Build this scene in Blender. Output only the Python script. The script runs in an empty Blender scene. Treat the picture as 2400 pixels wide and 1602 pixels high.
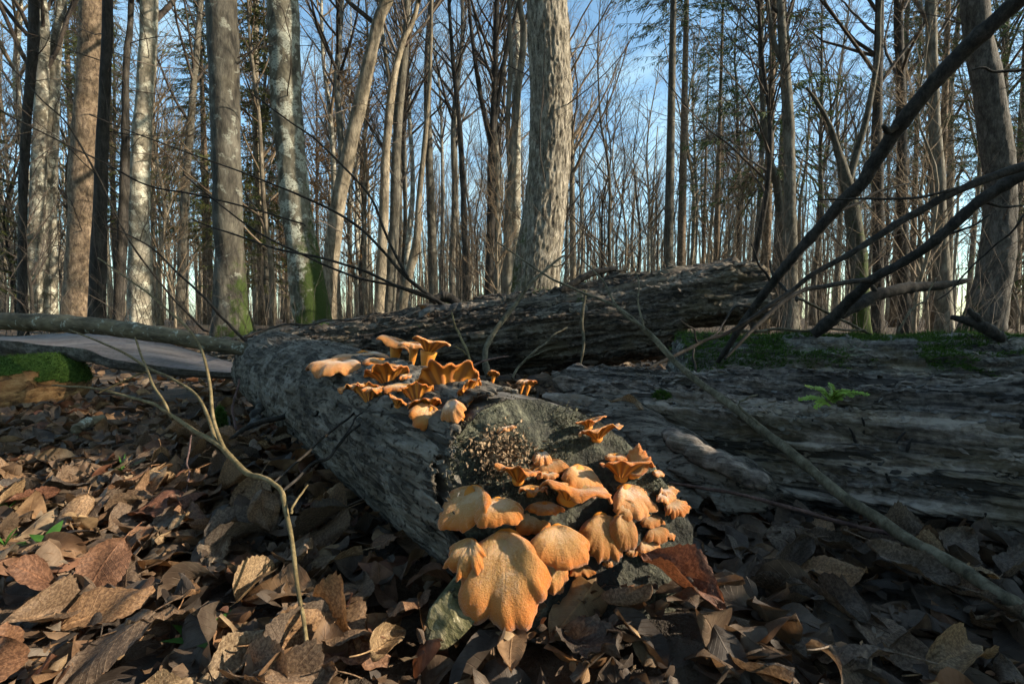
import bpy, math, random
import numpy as np
from mathutils import Vector, Matrix

rng = np.random.default_rng(7)
random.seed(7)
R = math.radians
scene = bpy.context.scene
COL = scene.collection

# ------------------------------------------------------------------ camera
LENS, PITCH, CAM_H = 17.0, R(2.83), 0.32
FPX = LENS / 36.0 * 2400.0
cam_data = bpy.data.cameras.new('camera')
cam_data.lens = LENS
cam_data.sensor_width = 36.0
cam_data.clip_start = 0.01
cam_data.clip_end = 2000.0
cam = bpy.data.objects.new('camera', cam_data)
cam.location = (0, 0, CAM_H)
cam.rotation_euler = (math.pi / 2 - PITCH, 0, 0)
COL.objects.link(cam)
scene.camera = cam

# ------------------------------------------------------------------ sky and sun
SUN_AZ = R(10)       # how far the sun stands behind the picture plane, on the right
SUN_EL = R(27)
SUN = Vector((math.cos(SUN_AZ) * math.cos(SUN_EL), -math.sin(SUN_AZ) * math.cos(SUN_EL), math.sin(SUN_EL)))
world = bpy.data.worlds.new('World')
scene.world = world
world.use_nodes = True
wn = world.node_tree
wn.nodes.clear()
wo = wn.nodes.new('ShaderNodeOutputWorld')
wb = wn.nodes.new('ShaderNodeBackground')
sky = wn.nodes.new('ShaderNodeTexSky')
sky.sky_type = 'NISHITA'
sky.sun_disc = False
sky.sun_elevation = SUN_EL
sky.sun_rotation = math.atan2(SUN.x, SUN.y)
sky.air_density = 1.0
sky.dust_density = 1.0
sky.ozone_density = 0.7
wb.inputs['Strength'].default_value = 0.11
wtc = wn.nodes.new('ShaderNodeTexCoord')
wmap = wn.nodes.new('ShaderNodeMapping')
wmap.inputs['Scale'].default_value = (1.0, 1.0, 2.6)
wnoise = wn.nodes.new('ShaderNodeTexNoise')
wnoise.inputs['Scale'].default_value = 2.3
wnoise.inputs['Detail'].default_value = 7
wnoise.inputs['Roughness'].default_value = 0.58
wrange = wn.nodes.new('ShaderNodeMapRange')
wrange.inputs[1].default_value = 0.50
wrange.inputs[2].default_value = 0.75
wrange.inputs[4].default_value = 0.75
wmix = wn.nodes.new('ShaderNodeMix')
wmix.data_type = 'RGBA'
wmix.inputs[7].default_value = (4.2, 4.7, 5.0, 1)
wn.links.new(wtc.outputs['Generated'], wmap.inputs[0])
wn.links.new(wmap.outputs[0], wnoise.inputs['Vector'])
wn.links.new(wnoise.outputs[0], wrange.inputs[0])
wn.links.new(wrange.outputs[0], wmix.inputs[0])
wn.links.new(sky.outputs[0], wmix.inputs[6])
wtint = wn.nodes.new('ShaderNodeMix')
wtint.data_type = 'RGBA'
wtint.blend_type = 'MULTIPLY'
wtint.inputs[0].default_value = 1.0
wtint.inputs[7].default_value = (0.86, 1.05, 1.03, 1)
wn.links.new(wmix.outputs[2], wtint.inputs[6])
wn.links.new(wtint.outputs[2], wb.inputs[0])
wn.links.new(wb.outputs[0], wo.inputs[0])

sun_data = bpy.data.lights.new('sun', 'SUN')
sun_data.energy = 4.6
sun_data.angle = R(0.5)
sun_data.color = (1.0, 0.86, 0.66)
sun_ob = bpy.data.objects.new('sun', sun_data)
sun_ob.rotation_euler = SUN.to_track_quat('Z', 'Y').to_euler()
sun_ob.location = (8, -3, 8)
COL.objects.link(sun_ob)

scene.view_settings.view_transform = 'Standard'
scene.view_settings.look = 'None'
scene.view_settings.exposure = 1.38
scene.view_settings.gamma = 1.0
scene.render.engine = 'CYCLES'
scene.cycles.max_bounces = 4
scene.cycles.diffuse_bounces = 2
scene.cycles.use_adaptive_sampling = True
scene.cycles.adaptive_threshold = 0.03
scene.cycles.glossy_bounces = 2
scene.cycles.transmission_bounces = 3
scene.cycles.caustics_reflective = False
scene.cycles.caustics_refractive = False

# ------------------------------------------------------------------ helpers
CAM = np.array([0, 0, CAM_H])
FWD = np.array([0, math.cos(PITCH), -math.sin(PITCH)])
UPV = np.array([0, math.sin(PITCH), math.cos(PITCH)])
D2S = 2400.0 / 2349.0            # the enlarged view of the photograph -> its own pixels


def ray(px, py):
    v = FWD + (px - 1200.0) / FPX * np.array([1.0, 0, 0]) - (py - 801.0) / FPX * UPV
    return v


def P(px, py, d):
    """pixel of the photograph at a distance d metres ahead"""
    v = ray(px, py)
    return CAM + v * (d / v[1])


def PD(x, y, d):
    return P(x * D2S, y * D2S, d)


def _hash(ix, iy, iz, seed):
    h = (ix * 374761393 + iy * 668265263 + iz * 2147483647 + seed * 1274126177) & 0xFFFFFFFF
    h = ((h ^ (h >> 13)) * 1274126177) & 0xFFFFFFFF
    h = (h ^ (h >> 16)) & 0xFFFFFFFF
    return h.astype(np.float64) / 4294967295.0


def vnoise(p, seed=0):
    """smooth value noise, -1..1, p is (N,3)"""
    p = np.asarray(p, float)
    i = np.floor(p).astype(np.int64)
    f = p - i
    u = f * f * f * (f * (f * 6 - 15) + 10)
    out = 0
    for dx in (0, 1):
        wx = u[:, 0] if dx else 1 - u[:, 0]
        for dy in (0, 1):
            wy = u[:, 1] if dy else 1 - u[:, 1]
            for dz in (0, 1):
                wz = u[:, 2] if dz else 1 - u[:, 2]
                out = out + wx * wy * wz * _hash(i[:, 0] + dx, i[:, 1] + dy, i[:, 2] + dz, seed)
    return out * 2 - 1


def fbm(p, octaves=4, seed=0, gain=0.5):
    p = np.asarray(p, float)
    a, s, tot = 1.0, 0, 0
    for k in range(octaves):
        s = s + a * vnoise(p * (2 ** k) + 17.3 * k, seed + k)
        tot += a
        a *= gain
    return s / tot


def ridged(p, octaves=3, seed=0):
    p = np.asarray(p, float)
    a, s, tot = 1.0, 0, 0
    for k in range(octaves):
        s = s + a * (1 - np.abs(vnoise(p * (2 ** k) + 9.1 * k, seed + k)) * 2)
        tot += a
        a *= 0.5
    return s / tot


def mesh_np(name, v, faces, material=None, smooth=True, attr=None):
    """faces: an (M,k) array or a list of such arrays"""
    if not isinstance(faces, list):
        faces = [faces]
    faces = [np.asarray(f, np.int32) for f in faces if len(f)]
    v = np.asarray(v, np.float32)
    me = bpy.data.meshes.new(name)
    me.vertices.add(len(v))
    me.vertices.foreach_set('co', v.ravel())
    nl = sum(f.size for f in faces)
    npol = sum(len(f) for f in faces)
    me.loops.add(nl)
    me.polygons.add(npol)
    me.loops.foreach_set('vertex_index', np.concatenate([f.ravel() for f in faces]))
    tot = np.concatenate([np.full(len(f), f.shape[1], np.int32) for f in faces])
    start = np.concatenate([[0], np.cumsum(tot)[:-1]]).astype(np.int32)
    me.polygons.foreach_set('loop_start', start)
    me.polygons.foreach_set('use_smooth', np.full(npol, smooth))
    if attr is not None:
        a = me.attributes.new('lf', 'FLOAT_VECTOR', 'POINT')
        a.data.foreach_set('vector', np.asarray(attr, np.float32).ravel())
    me.update(calc_edges=True)
    if material is not None:
        me.materials.append(material)
    return me


def link(name, me, parent=None, loc=None):
    o = bpy.data.objects.new(name, me)
    COL.objects.link(o)
    if parent is not None:
        o.parent = parent
    if loc is not None:
        o.location = [float(c) for c in loc]
    return o


def tag(o, label, cat, group=None):
    o['label'] = label
    o['category'] = cat
    if group:
        o['group'] = group
    return o


def thing(name, label, cat, loc=(0, 0, 0), group=None, rot=None):
    o = bpy.data.objects.new(name, None)
    o.empty_display_size = 0.05
    o.location = [float(c) for c in loc]
    if rot is not None:
        o.rotation_euler = rot
    COL.objects.link(o)
    w = label.split()
    return tag(o, ' '.join(w[:16]), cat, group)


def grid_faces(nu, nv, close_v=False):
    """quads of a (nu, nv) vertex grid"""
    i = np.arange(nu - 1)[:, None]
    j = np.arange(nv if close_v else nv - 1)[None, :]
    j2 = (j + 1) % nv
    a = i * nv + j
    b = (i + 1) * nv + j
    c = (i + 1) * nv + j2
    d = i * nv + j2
    return np.stack([a, b, c, d], -1).reshape(-1, 4)


def tubes(poly, rad, k=4, cap=True):
    """poly (B,n,3), rad (B,n) -> verts, faces of B tubes"""
    poly = np.asarray(poly, float)
    rad = np.asarray(rad, float)
    B, n, _ = poly.shape
    t = np.gradient(poly, axis=1)
    t /= np.linalg.norm(t, axis=2, keepdims=True) + 1e-9
    mean = t.mean(axis=1)
    ref = np.where((np.abs(mean[:, 2]) > 0.8)[:, None], np.array([[1.0, 0, 0]]), np.array([[0, 0, 1.0]]))
    x = np.cross(t, ref[:, None, :])
    x /= np.linalg.norm(x, axis=2, keepdims=True) + 1e-9
    y = np.cross(t, x)
    a = np.linspace(0, 2 * np.pi, k, endpoint=False)
    v = poly[:, :, None, :] + rad[:, :, None, None] * (
        np.cos(a)[None, None, :, None] * x[:, :, None, :] + np.sin(a)[None, None, :, None] * y[:, :, None, :])
    base = grid_faces(n, k, True)
    f = (base[None] + (np.arange(B) * n * k)[:, None, None]).reshape(-1, 4)
    faces = [f]
    if cap and k >= 3:
        c0 = np.arange(k)[None] + (np.arange(B) * n * k)[:, None]
        c1 = np.arange(k)[None, ::-1] + (np.arange(B) * n * k + (n - 1) * k)[:, None]
        faces += [c0, c1]
    return v.reshape(-1, 3), faces


def merge(parts):
    """[(verts, [faces...]), ...] -> one"""
    vs, fs, off = [], {}, 0
    for v, f in parts:
        if not isinstance(f, list):
            f = [f]
        for q in f:
            if len(q):
                fs.setdefault(q.shape[1], []).append(np.asarray(q) + off)
        vs.append(v)
        off += len(v)
    return np.concatenate(vs), [np.concatenate(q) for q in fs.values()]


def smooth_poly(pts, n, jit=0.0, seed=0):
    """Catmull-Rom through rows of pts (any columns) resampled to n"""
    pts = np.asarray(pts, float)
    m = len(pts)
    if m == 2:
        s = np.linspace(0, 1, n)[:, None]
        out = pts[0] * (1 - s) + pts[1] * s
    else:
        seg = np.linalg.norm(np.diff(pts[:, :3], axis=0), axis=1)
        cum = np.concatenate([[0], np.cumsum(seg)])
        s = np.linspace(0, cum[-1], n)
        idx = np.clip(np.searchsorted(cum, s, 'right') - 1, 0, m - 2)
        u = ((s - cum[idx]) / (seg[idx] + 1e-9))[:, None]
        p0 = pts[np.clip(idx - 1, 0, m - 1)]
        p1 = pts[idx]
        p2 = pts[idx + 1]
        p3 = pts[np.clip(idx + 2, 0, m - 1)]
        out = 0.5 * ((2 * p1) + (-p0 + p2) * u + (2 * p0 - 5 * p1 + 4 * p2 - p3) * u ** 2 + (-p0 + 3 * p1 - 3 * p2 + p3) * u ** 3)
    if jit:
        q = np.stack([np.arange(n) * 0.17, np.full(n, seed * 3.7), np.zeros(n)], 1)
        w = np.stack([vnoise(q, 1), vnoise(q, 2), vnoise(q, 3)], 1) * jit
        w[0] *= 0.2
        out[:, :3] += w
    return out


# ------------------------------------------------------------------ materials
def new_mat(name):
    m = bpy.data.materials.new(name)
    m.use_nodes = True
    nt = m.node_tree
    nt.nodes.clear()
    out = nt.nodes.new('ShaderNodeOutputMaterial')
    b = nt.nodes.new('ShaderNodeBsdfPrincipled')
    nt.links.new(b.outputs[0], out.inputs[0])
    return m, nt, b, out


class NT:
    """short-hand for node building"""
    def __init__(self, nt):
        self.nt = nt

    def node(self, t, **kw):
        n = self.nt.nodes.new(t)
        for k, v in kw.items():
            setattr(n, k, v)
        return n

    def set(self, sock, v):
        if hasattr(v, 'is_linked') or isinstance(v, bpy.types.NodeSocket):
            self.nt.links.new(v, sock)
        else:
            sock.default_value = v

    def coord(self, kind='Object'):
        return self.node('ShaderNodeTexCoord').outputs[kind]

    def mapping(self, vec, scale=(1, 1, 1), loc=(0, 0, 0)):
        n = self.node('ShaderNodeMapping')
        self.set(n.inputs['Vector'], vec)
        n.inputs['Scale'].default_value = scale
        n.inputs['Location'].default_value = loc
        return n.outputs[0]

    def noise(self, vec, scale, detail=4, rough=0.55, dist=0.0):
        n = self.node('ShaderNodeTexNoise')
        self.set(n.inputs['Vector'], vec)
        n.inputs['Scale'].default_value = scale
        n.inputs['Detail'].default_value = detail
        n.inputs['Roughness'].default_value = rough
        n.inputs['Distortion'].default_value = dist
        return n.outputs[0]

    def voronoi(self, vec, scale, feature='F1', out='Distance'):
        n = self.node('ShaderNodeTexVoronoi', feature=feature)
        self.set(n.inputs['Vector'], vec)
        n.inputs['Scale'].default_value = scale
        return n.outputs[out]

    def math(self, op, a, b=0.0, c=0.0, clamp=False):
        n = self.node('ShaderNodeMath', operation=op, use_clamp=clamp)
        self.set(n.inputs[0], a)
        self.set(n.inputs[1], b)
        self.set(n.inputs[2], c)
        return n.outputs[0]

    def maprange(self, v, a, b, c=0.0, d=1.0):
        n = self.node('ShaderNodeMapRange', interpolation_type='SMOOTHSTEP')
        self.set(n.inputs[0], v)
        for i, q in zip((1, 2, 3, 4), (a, b, c, d)):
            n.inputs[i].default_value = q
        return n.outputs[0]

    def mix(self, fac, a, b, blend='MIX'):
        n = self.node('ShaderNodeMix', data_type='RGBA', blend_type=blend)
        self.set(n.inputs[0], fac)
        for s, v in ((n.inputs[6], a), (n.inputs[7], b)):
            if isinstance(v, tuple) and len(v) == 3:
                v = (*v, 1)
            self.set(s, v)
        return n.outputs[2]

    def ramp(self, fac, stops):
        n = self.node('ShaderNodeValToRGB')
        self.set(n.inputs[0], fac)
        e = n.color_ramp.elements
        while len(e) < len(stops):
            e.new(0.5)
        for q, (p, c) in zip(e, stops):
            q.position = p
            q.color = (*c, 1)
        return n.outputs[0]

    def bump(self, h, strength=0.5, dist=0.01, normal=None):
        n = self.node('ShaderNodeBump')
        self.set(n.inputs['Height'], h)
        n.inputs['Strength'].default_value = strength
        n.inputs['Distance'].default_value = dist
        if normal is not None:
            self.set(n.inputs['Normal'], normal)
        return n.outputs[0]

    def sep(self, vec):
        n = self.node('ShaderNodeSeparateXYZ')
        self.set(n.inputs[0], vec)
        return n.outputs


def bark_mat(name, dark, mid, light, axis='Z', scale=8.0, stretch=0.16, bump=0.6, bdist=0.02, patch=0.0,
             patch_col=(0.32, 0.33, 0.27), moss=None, vary=0.35, rough=0.9, patch_scale=6.0, crack=0.0):
    """moss = (colour, height where it fades, fade width, side vector)"""
    m, nt, b, out = new_mat(name)
    g = NT(nt)
    co = g.coord('Object')
    s = {'Z': (1, 1, stretch), 'X': (stretch, 1, 1)}[axis]
    mp = g.mapping(co, s)
    n1 = g.noise(mp, scale, 6, 0.62, 0.4)
    n2 = g.noise(mp, scale * 4.2, 5, 0.6)
    n3 = g.noise(co, scale * 0.35, 4, 0.6)
    fac = g.math('ADD', g.math('MULTIPLY', n1, 0.65), g.math('MULTIPLY', n2, 0.35))
    col = g.ramp(fac, [(0.39, dark), (0.49, mid), (0.61, light)])
    col = g.mix(g.maprange(n3, 0.35, 0.7), col, g.mix(1.0, col, (0.62, 0.6, 0.55), 'MULTIPLY'))
    cr = None
    if crack > 0:
        cs = {'Z': (1, 1, stretch * 0.8), 'X': (stretch * 0.8, 1, 1)}[axis]
        cr = g.maprange(g.noise(g.mapping(co, cs, (5, 2, 7)), scale * 1.15, 5, 0.6, 1.2), 0.40, 0.47)
        cr2 = g.maprange(g.noise(co, scale * 2.4, 4, 0.6), 0.34, 0.42)
        cr = g.math('MULTIPLY', cr, cr2)
        col = g.mix(g.math('MULTIPLY', g.math('SUBTRACT', 1.0, cr), crack), col, (dark[0] * 0.3, dark[1] * 0.3, dark[2] * 0.3))
    if patch > 0:
        pn = g.noise(co, patch_scale, 5, 0.6, 0.3)
        pm = g.maprange(pn, 0.62 - 0.12 * patch, 0.70 - 0.12 * patch)
        pm = g.math('MULTIPLY', pm, g.maprange(g.noise(co, patch_scale * 8, 3), 0.3, 0.55))
        col = g.mix(pm, col, patch_col)
    if moss is not None:
        mc, top, width, side = moss
        z = g.sep(co)[2]
        geo = g.node('ShaderNodeNewGeometry')
        dot = g.node('ShaderNodeVectorMath', operation='DOT_PRODUCT')
        g.set(dot.inputs[0], geo.outputs['Normal'])
        dot.inputs[1].default_value = side
        k = g.math('ADD', g.math('MULTIPLY', g.math('SUBTRACT', top, z), 1.0 / width), g.math('MULTIPLY', dot.outputs['Value'], 0.9))
        k = g.math('ADD', k, g.math('MULTIPLY', g.math('SUBTRACT', g.noise(co, 7, 7, 0.75), 0.5), 4.2))
        mm = g.maprange(k, 0.2, 0.9)
        mcol = g.mix(g.noise(co, 60, 3), (mc[0] * 0.5, mc[1] * 0.5, mc[2] * 0.5), (mc[0] * 1.5, mc[1] * 1.5, mc[2] * 1.3))
        col = g.mix(mm, col, mcol)
    if vary:
        oi = g.node('ShaderNodeObjectInfo')
        v = g.math('ADD', 1.0 - vary, g.math('MULTIPLY', oi.outputs['Random'], 2 * vary))
        vn = g.node('ShaderNodeCombineXYZ')
        for i in range(3):
            g.set(vn.inputs[i], v)
        col = g.mix(1.0, col, vn.outputs[0], 'MULTIPLY')
    nt.links.new(col, b.inputs['Base Color'])
    b.inputs['Roughness'].default_value = rough
    b.inputs['Specular IOR Level'].default_value = 0.25
    hh = g.math('ADD', fac, g.math('MULTIPLY', n2, 0.4))
    if cr is not None:
        hh = g.math('ADD', hh, g.math('MULTIPLY', cr, 0.6))
    nt.links.new(g.bump(hh, bump, bdist), b.inputs['Normal'])
    return m


def plain_mat(name, c1, c2, scale=30, rough=0.8, bump=0.3, bdist=0.003, vary=0.0, transl=0.0):
    m, nt, b, out = new_mat(name)
    g = NT(nt)
    co = g.coord('Object')
    n = g.noise(co, scale, 5, 0.6)
    col = g.mix(g.maprange(n, 0.3, 0.7), c1, c2)
    if vary:
        oi = g.node('ShaderNodeObjectInfo')
        v = g.math('ADD', 1.0 - vary, g.math('MULTIPLY', oi.outputs['Random'], 2 * vary))
        vn = g.node('ShaderNodeCombineXYZ')
        for i in range(3):
            g.set(vn.inputs[i], v)
        col = g.mix(1.0, col, vn.outputs[0], 'MULTIPLY')
    nt.links.new(col, b.inputs['Base Color'])
    b.inputs['Roughness'].default_value = rough
    b.inputs['Specular IOR Level'].default_value = 0.3
    nt.links.new(g.bump(n, bump, bdist), b.inputs['Normal'])
    if transl:
        t = g.node('ShaderNodeBsdfTranslucent')
        nt.links.new(col, t.inputs[0])
        mx = g.node('ShaderNodeMixShader')
        mx.inputs[0].default_value = transl
        nt.links.new(b.outputs[0], mx.inputs[1])
        nt.links.new(t.outputs[0], mx.inputs[2])
        nt.links.new(mx.outputs[0], out.inputs[0])
    return m


def leaf_mat(name, single):
    """dry fallen leaves; attribute lf = (along, across, random)"""
    m, nt, b, out = new_mat(name)
    g = NT(nt)
    at = g.node('ShaderNodeAttribute', attribute_name='lf')
    u, v, r = g.sep(at.outputs['Vector'])
    if single:
        r = g.sep(g.node('ShaderNodeObjectInfo').outputs['Color'])[0]
    av = g.math('ABSOLUTE', v)
    ph = g.math('FRACT', g.math('MULTIPLY', g.math('SUBTRACT', u, g.math('MULTIPLY', av, 0.22)), 11.0))
    tri = g.math('ABSOLUTE', g.math('SUBTRACT', ph, 0.5))
    vein = g.maprange(tri, 0.42, 0.5)
    mid = g.maprange(av, 0.07, 0.02)
    veins = g.math('MAXIMUM', g.math('MULTIPLY', vein, 0.75), mid)
    co = g.coord('Object')
    blotch = g.noise(co, 28, 5, 0.65)
    fine = g.noise(co, 160, 3, 0.6)
    col = g.ramp(r, [(0.0, (0.068, 0.055, 0.046)), (0.16, (0.115, 0.087, 0.065)), (0.34, (0.203, 0.129, 0.075)),
                     (0.50, (0.142, 0.116, 0.094)), (0.66, (0.290, 0.172, 0.085)), (0.80, (0.182, 0.082, 0.050)),
                     (0.90, (0.344, 0.238, 0.131)), (1.0, (0.169, 0.139, 0.110))])
    dk = g.mix(1.0, col, (0.40, 0.36, 0.34), 'MULTIPLY')
    col = g.mix(g.maprange(blotch, 0.38, 0.66), dk, col)
    col = g.mix(g.math('MULTIPLY', veins, 0.5), col, g.mix(1.0, col, (1.7, 1.6, 1.45), 'MULTIPLY'))
    nt.links.new(col, b.inputs['Base Color'])
    b.inputs['Roughness'].default_value = 0.62
    b.inputs['Specular IOR Level'].default_value = 0.35
    hgt = g.math('ADD', g.math('MULTIPLY', veins, 0.8), g.math('ADD', g.math('MULTIPLY', blotch, 0.6), g.math('MULTIPLY', fine, 0.35)))
    nt.links.new(g.bump(hgt, 0.55, 0.0016), b.inputs['Normal'])
    t = g.node('ShaderNodeBsdfTranslucent')
    nt.links.new(g.mix(1.0, col, (1.6, 1.25, 0.85), 'MULTIPLY'), t.inputs[0])
    mx = g.node('ShaderNodeMixShader')
    mx.inputs[0].default_value = 0.22
    nt.links.new(b.outputs[0], mx.inputs[1])
    nt.links.new(t.outputs[0], mx.inputs[2])
    nt.links.new(mx.outputs[0], out.inputs[0])
    return m


def wood_mat(name, dark, mid, light, tint=(0.10, 0.075, 0.03), tint_amt=0.5, grain=26.0, bump=0.9, bdist=0.008, stretch=0.07, crack=0.5,
             moss=None, pale=None):
    """decayed wood, grain along local X"""
    m, nt, b, out = new_mat(name)
    g = NT(nt)
    co = g.coord('Object')
    mp = g.mapping(co, (stretch, 1, 1))
    n1 = g.noise(mp, grain, 7, 0.65, 0.6)
    n2 = g.noise(mp, grain * 4, 4, 0.6)
    n3 = g.noise(g.mapping(co, (0.5, 1, 1)), 7, 5, 0.6)
    n4 = g.noise(co, 70, 4, 0.65)
    fac = g.math('ADD', g.math('ADD', g.math('MULTIPLY', n1, 0.5), g.math('MULTIPLY', n2, 0.25)), g.math('MULTIPLY', n4, 0.25))
    col = g.ramp(fac, [(0.41, dark), (0.495, mid), (0.585, light)])
    col = g.mix(g.math('MULTIPLY', g.maprange(n3, 0.5, 0.68), tint_amt), col, tint)
    cr = g.maprange(g.noise(g.mapping(co, (stretch * 1.6, 1, 1), (3, 1, 2)), grain * 1.3, 4, 0.5, 0.8), 0.36, 0.42)
    col = g.mix(g.math('MULTIPLY', g.math('SUBTRACT', 1.0, cr), crack), col, (0.012, 0.011, 0.010))
    if pale is not None:
        pm = g.maprange(g.noise(co, pale[1], 5, 0.65), pale[2], pale[2] + 0.07)
        col = g.mix(pm, col, pale[0])
    if moss is not None:
        mc, thr, upw = moss
        geo = g.node('ShaderNodeNewGeometry')
        nz = g.sep(geo.outputs['Normal'])[2]
        k = g.math('ADD', g.noise(co, 5.5, 6, 0.7), g.math('MULTIPLY', nz, upw))
        mm = g.maprange(k, thr, thr + 0.12)
        mcol = g.mix(g.noise(co, 120, 3), (mc[0] * 0.45, mc[1] * 0.45, mc[2] * 0.45), (mc[0] * 1.6, mc[1] * 1.6, mc[2] * 1.4))
        col = g.mix(mm, col, mcol)
    nt.links.new(col, b.inputs['Base Color'])
    b.inputs['Roughness'].default_value = 0.85
    b.inputs['Specular IOR Level'].default_value = 0.3
    h = g.math('ADD', fac, g.math('MULTIPLY', cr, 0.5))
    nt.links.new(g.bump(h, bump, bdist), b.inputs['Normal'])
    return m


MAT = {}
MAT['leaf'] = leaf_mat('dry_leaf', True)
MAT['litter'] = leaf_mat('dry_leaf_litter', False)
MAT['pale_bark'] = bark_mat('pale_grey_bark', (0.10, 0.095, 0.075), (0.22, 0.20, 0.16), (0.34, 0.31, 0.25), scale=7, stretch=0.5,
                            bump=0.4, patch=0.9, patch_col=(0.45, 0.44, 0.36))
MAT['grey_bark'] = bark_mat('grey_bark', (0.055, 0.05, 0.042), (0.115, 0.105, 0.085), (0.20, 0.185, 0.15), scale=9, stretch=0.3, bump=0.5)
MAT['dark_bark'] = bark_mat('dark_bark', (0.018, 0.016, 0.014), (0.038, 0.034, 0.030), (0.07, 0.062, 0.052), scale=14, stretch=0.2, bump=0.7, vary=0.2)
MAT['brown_bark'] = bark_mat('brown_scaly_bark', (0.06, 0.045, 0.033), (0.145, 0.105, 0.072), (0.25, 0.19, 0.13), scale=22, stretch=0.5, bump=0.8, vary=0.15)
MAT['warm_bark'] = bark_mat('warm_wood_bark', (0.07, 0.058, 0.042), (0.16, 0.135, 0.10), (0.28, 0.24, 0.18), scale=9, stretch=0.3, bump=0.5)
MAT['twig'] = bark_mat('bare_twig', (0.035, 0.028, 0.024), (0.075, 0.060, 0.050), (0.12, 0.10, 0.08), scale=3, stretch=0.5, bump=0.0)
MAT['warm_twig'] = bark_mat('warm_twig', (0.07, 0.05, 0.035), (0.14, 0.105, 0.07), (0.21, 0.16, 0.11), scale=3, stretch=0.5, bump=0.0)
MOSSY = (0.026, 0.042, 0.008)
MAT['moss_bark_r'] = bark_mat('patchy_mossy_bark', (0.045, 0.041, 0.033), (0.105, 0.097, 0.074), (0.19, 0.178, 0.14), scale=6, stretch=0.45, bump=0.5,
                              patch=1.1, patch_col=(0.30, 0.31, 0.26), moss=(MOSSY, 1.35, 1.0, (1, 0, 0)), vary=0)
MAT['moss_bark_d'] = bark_mat('dark_mossy_bark', (0.025, 0.023, 0.020), (0.060, 0.055, 0.045), (0.115, 0.107, 0.088), scale=7, stretch=0.3, bump=0.6,
                              patch=0.4, patch_col=(0.17, 0.175, 0.15), moss=(MOSSY, 0.45, 1.4, (1, 0, 0)), vary=0)
MAT['oak_bark'] = bark_mat('ridged_bark', (0.05, 0.043, 0.035), (0.17, 0.15, 0.12), (0.36, 0.325, 0.265), scale=26, stretch=0.22, bump=0.9, bdist=0.012,
                           moss=((0.04, 0.048, 0.012), 0.1, 2.6, (-1.1, 0, 0)), vary=0)
MAT['moss_all'] = bark_mat('moss_wrapped_bark', (0.03, 0.03, 0.02), (0.07, 0.065, 0.05), (0.12, 0.11, 0.09), scale=9, stretch=0.4, bump=0.6,
                           moss=((0.032, 0.05, 0.009), 2.4, 1.6, (0.6, 0, 0)), vary=0)
MAT['moss_low'] = bark_mat('dark_trunk_bark', (0.035, 0.031, 0.028), (0.075, 0.068, 0.06), (0.135, 0.122, 0.108), scale=16, stretch=0.3, bump=0.7,
                           moss=((0.020, 0.045, 0.009), 0.1, 0.8, (-1, 0, 0)), vary=0)
MAT['fungus_moss'] = plain_mat('moss_green', (0.028, 0.066, 0.010), (0.085, 0.155, 0.026), 90, 0.9, 0.2, vary=0.0, transl=0.25)
MAT['spruce'] = plain_mat('spruce_needles', (0.018, 0.036, 0.012), (0.055, 0.085, 0.022), 1.2, 0.7, 0.0, vary=0.25, transl=0.2)
MAT['spruce_lit'] = plain_mat('sunlit_spruce_needles', (0.05, 0.06, 0.014), (0.11, 0.115, 0.03), 1.2, 0.7, 0.0, vary=0.2, transl=0.3)  # lit copy of the spruce needles, sunshine put into a yellower, paler colour
MAT['brown_leaves'] = plain_mat('clinging_brown_leaves', (0.12, 0.062, 0.024), (0.24, 0.135, 0.05), 1.5, 0.7, 0.0, vary=0.2, transl=0.35)
MAT['old_wood'] = wood_mat('decayed_grey_wood', (0.018, 0.015, 0.013), (0.118, 0.098, 0.084), (0.30, 0.258, 0.222), tint=(0.14, 0.112, 0.06), tint_amt=0.45,
                           pale=((0.24, 0.225, 0.20), 9, 0.63), crack=0.85, bump=1.0, bdist=0.012)
MAT['raised_wood'] = wood_mat('weathered_log_wood', (0.013, 0.011, 0.009), (0.080, 0.064, 0.051), (0.21, 0.178, 0.146), tint=(0.12, 0.092, 0.045), tint_amt=0.45, grain=20, crack=0.85, bump=1.0, bdist=0.014)
MAT['mossy_wood'] = wood_mat('mossy_log_wood', (0.018, 0.017, 0.016), (0.095, 0.090, 0.082), (0.24, 0.235, 0.215), grain=18, moss=((0.035, 0.085, 0.015), 0.98, 0.5), crack=0.6)
MAT['split_wood'] = wood_mat('smooth_split_wood', (0.09, 0.078, 0.075), (0.155, 0.135, 0.13), (0.21, 0.185, 0.175), tint_amt=0.2, grain=12, bump=0.25, bdist=0.004, stretch=0.05, crack=0.25)
MAT['bare_wood'] = wood_mat('bare_dark_wood', (0.022, 0.020, 0.020), (0.075, 0.070, 0.066), (0.20, 0.19, 0.18), tint=(0.10, 0.08, 0.045), tint_amt=0.5, grain=30, bump=0.5, bdist=0.004, stretch=0.05, crack=0.3)
MAT['rot_wood'] = wood_mat('orange_rotten_wood', (0.05, 0.03, 0.015), (0.22, 0.12, 0.05), (0.42, 0.26, 0.12), tint=(0.35, 0.15, 0.05), grain=22, stretch=0.3)
MAT['lichen_bark'] = bark_mat('lichen_bark', (0.05, 0.045, 0.03), (0.115, 0.10, 0.068), (0.20, 0.175, 0.115), axis='X', scale=22, stretch=0.35, bump=0.6, bdist=0.006,
                              patch=0.3, patch_col=(0.34, 0.37, 0.32), vary=0, patch_scale=38)
MAT['log_bark'] = bark_mat('smooth_rotting_bark', (0.045, 0.039, 0.032), (0.125, 0.110, 0.092), (0.225, 0.202, 0.172), axis='X', scale=42, stretch=0.22, bump=1.0, bdist=0.007, crack=0.8,
                           patch=0.5, patch_col=(0.20, 0.185, 0.16), vary=0, patch_scale=12)
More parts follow.
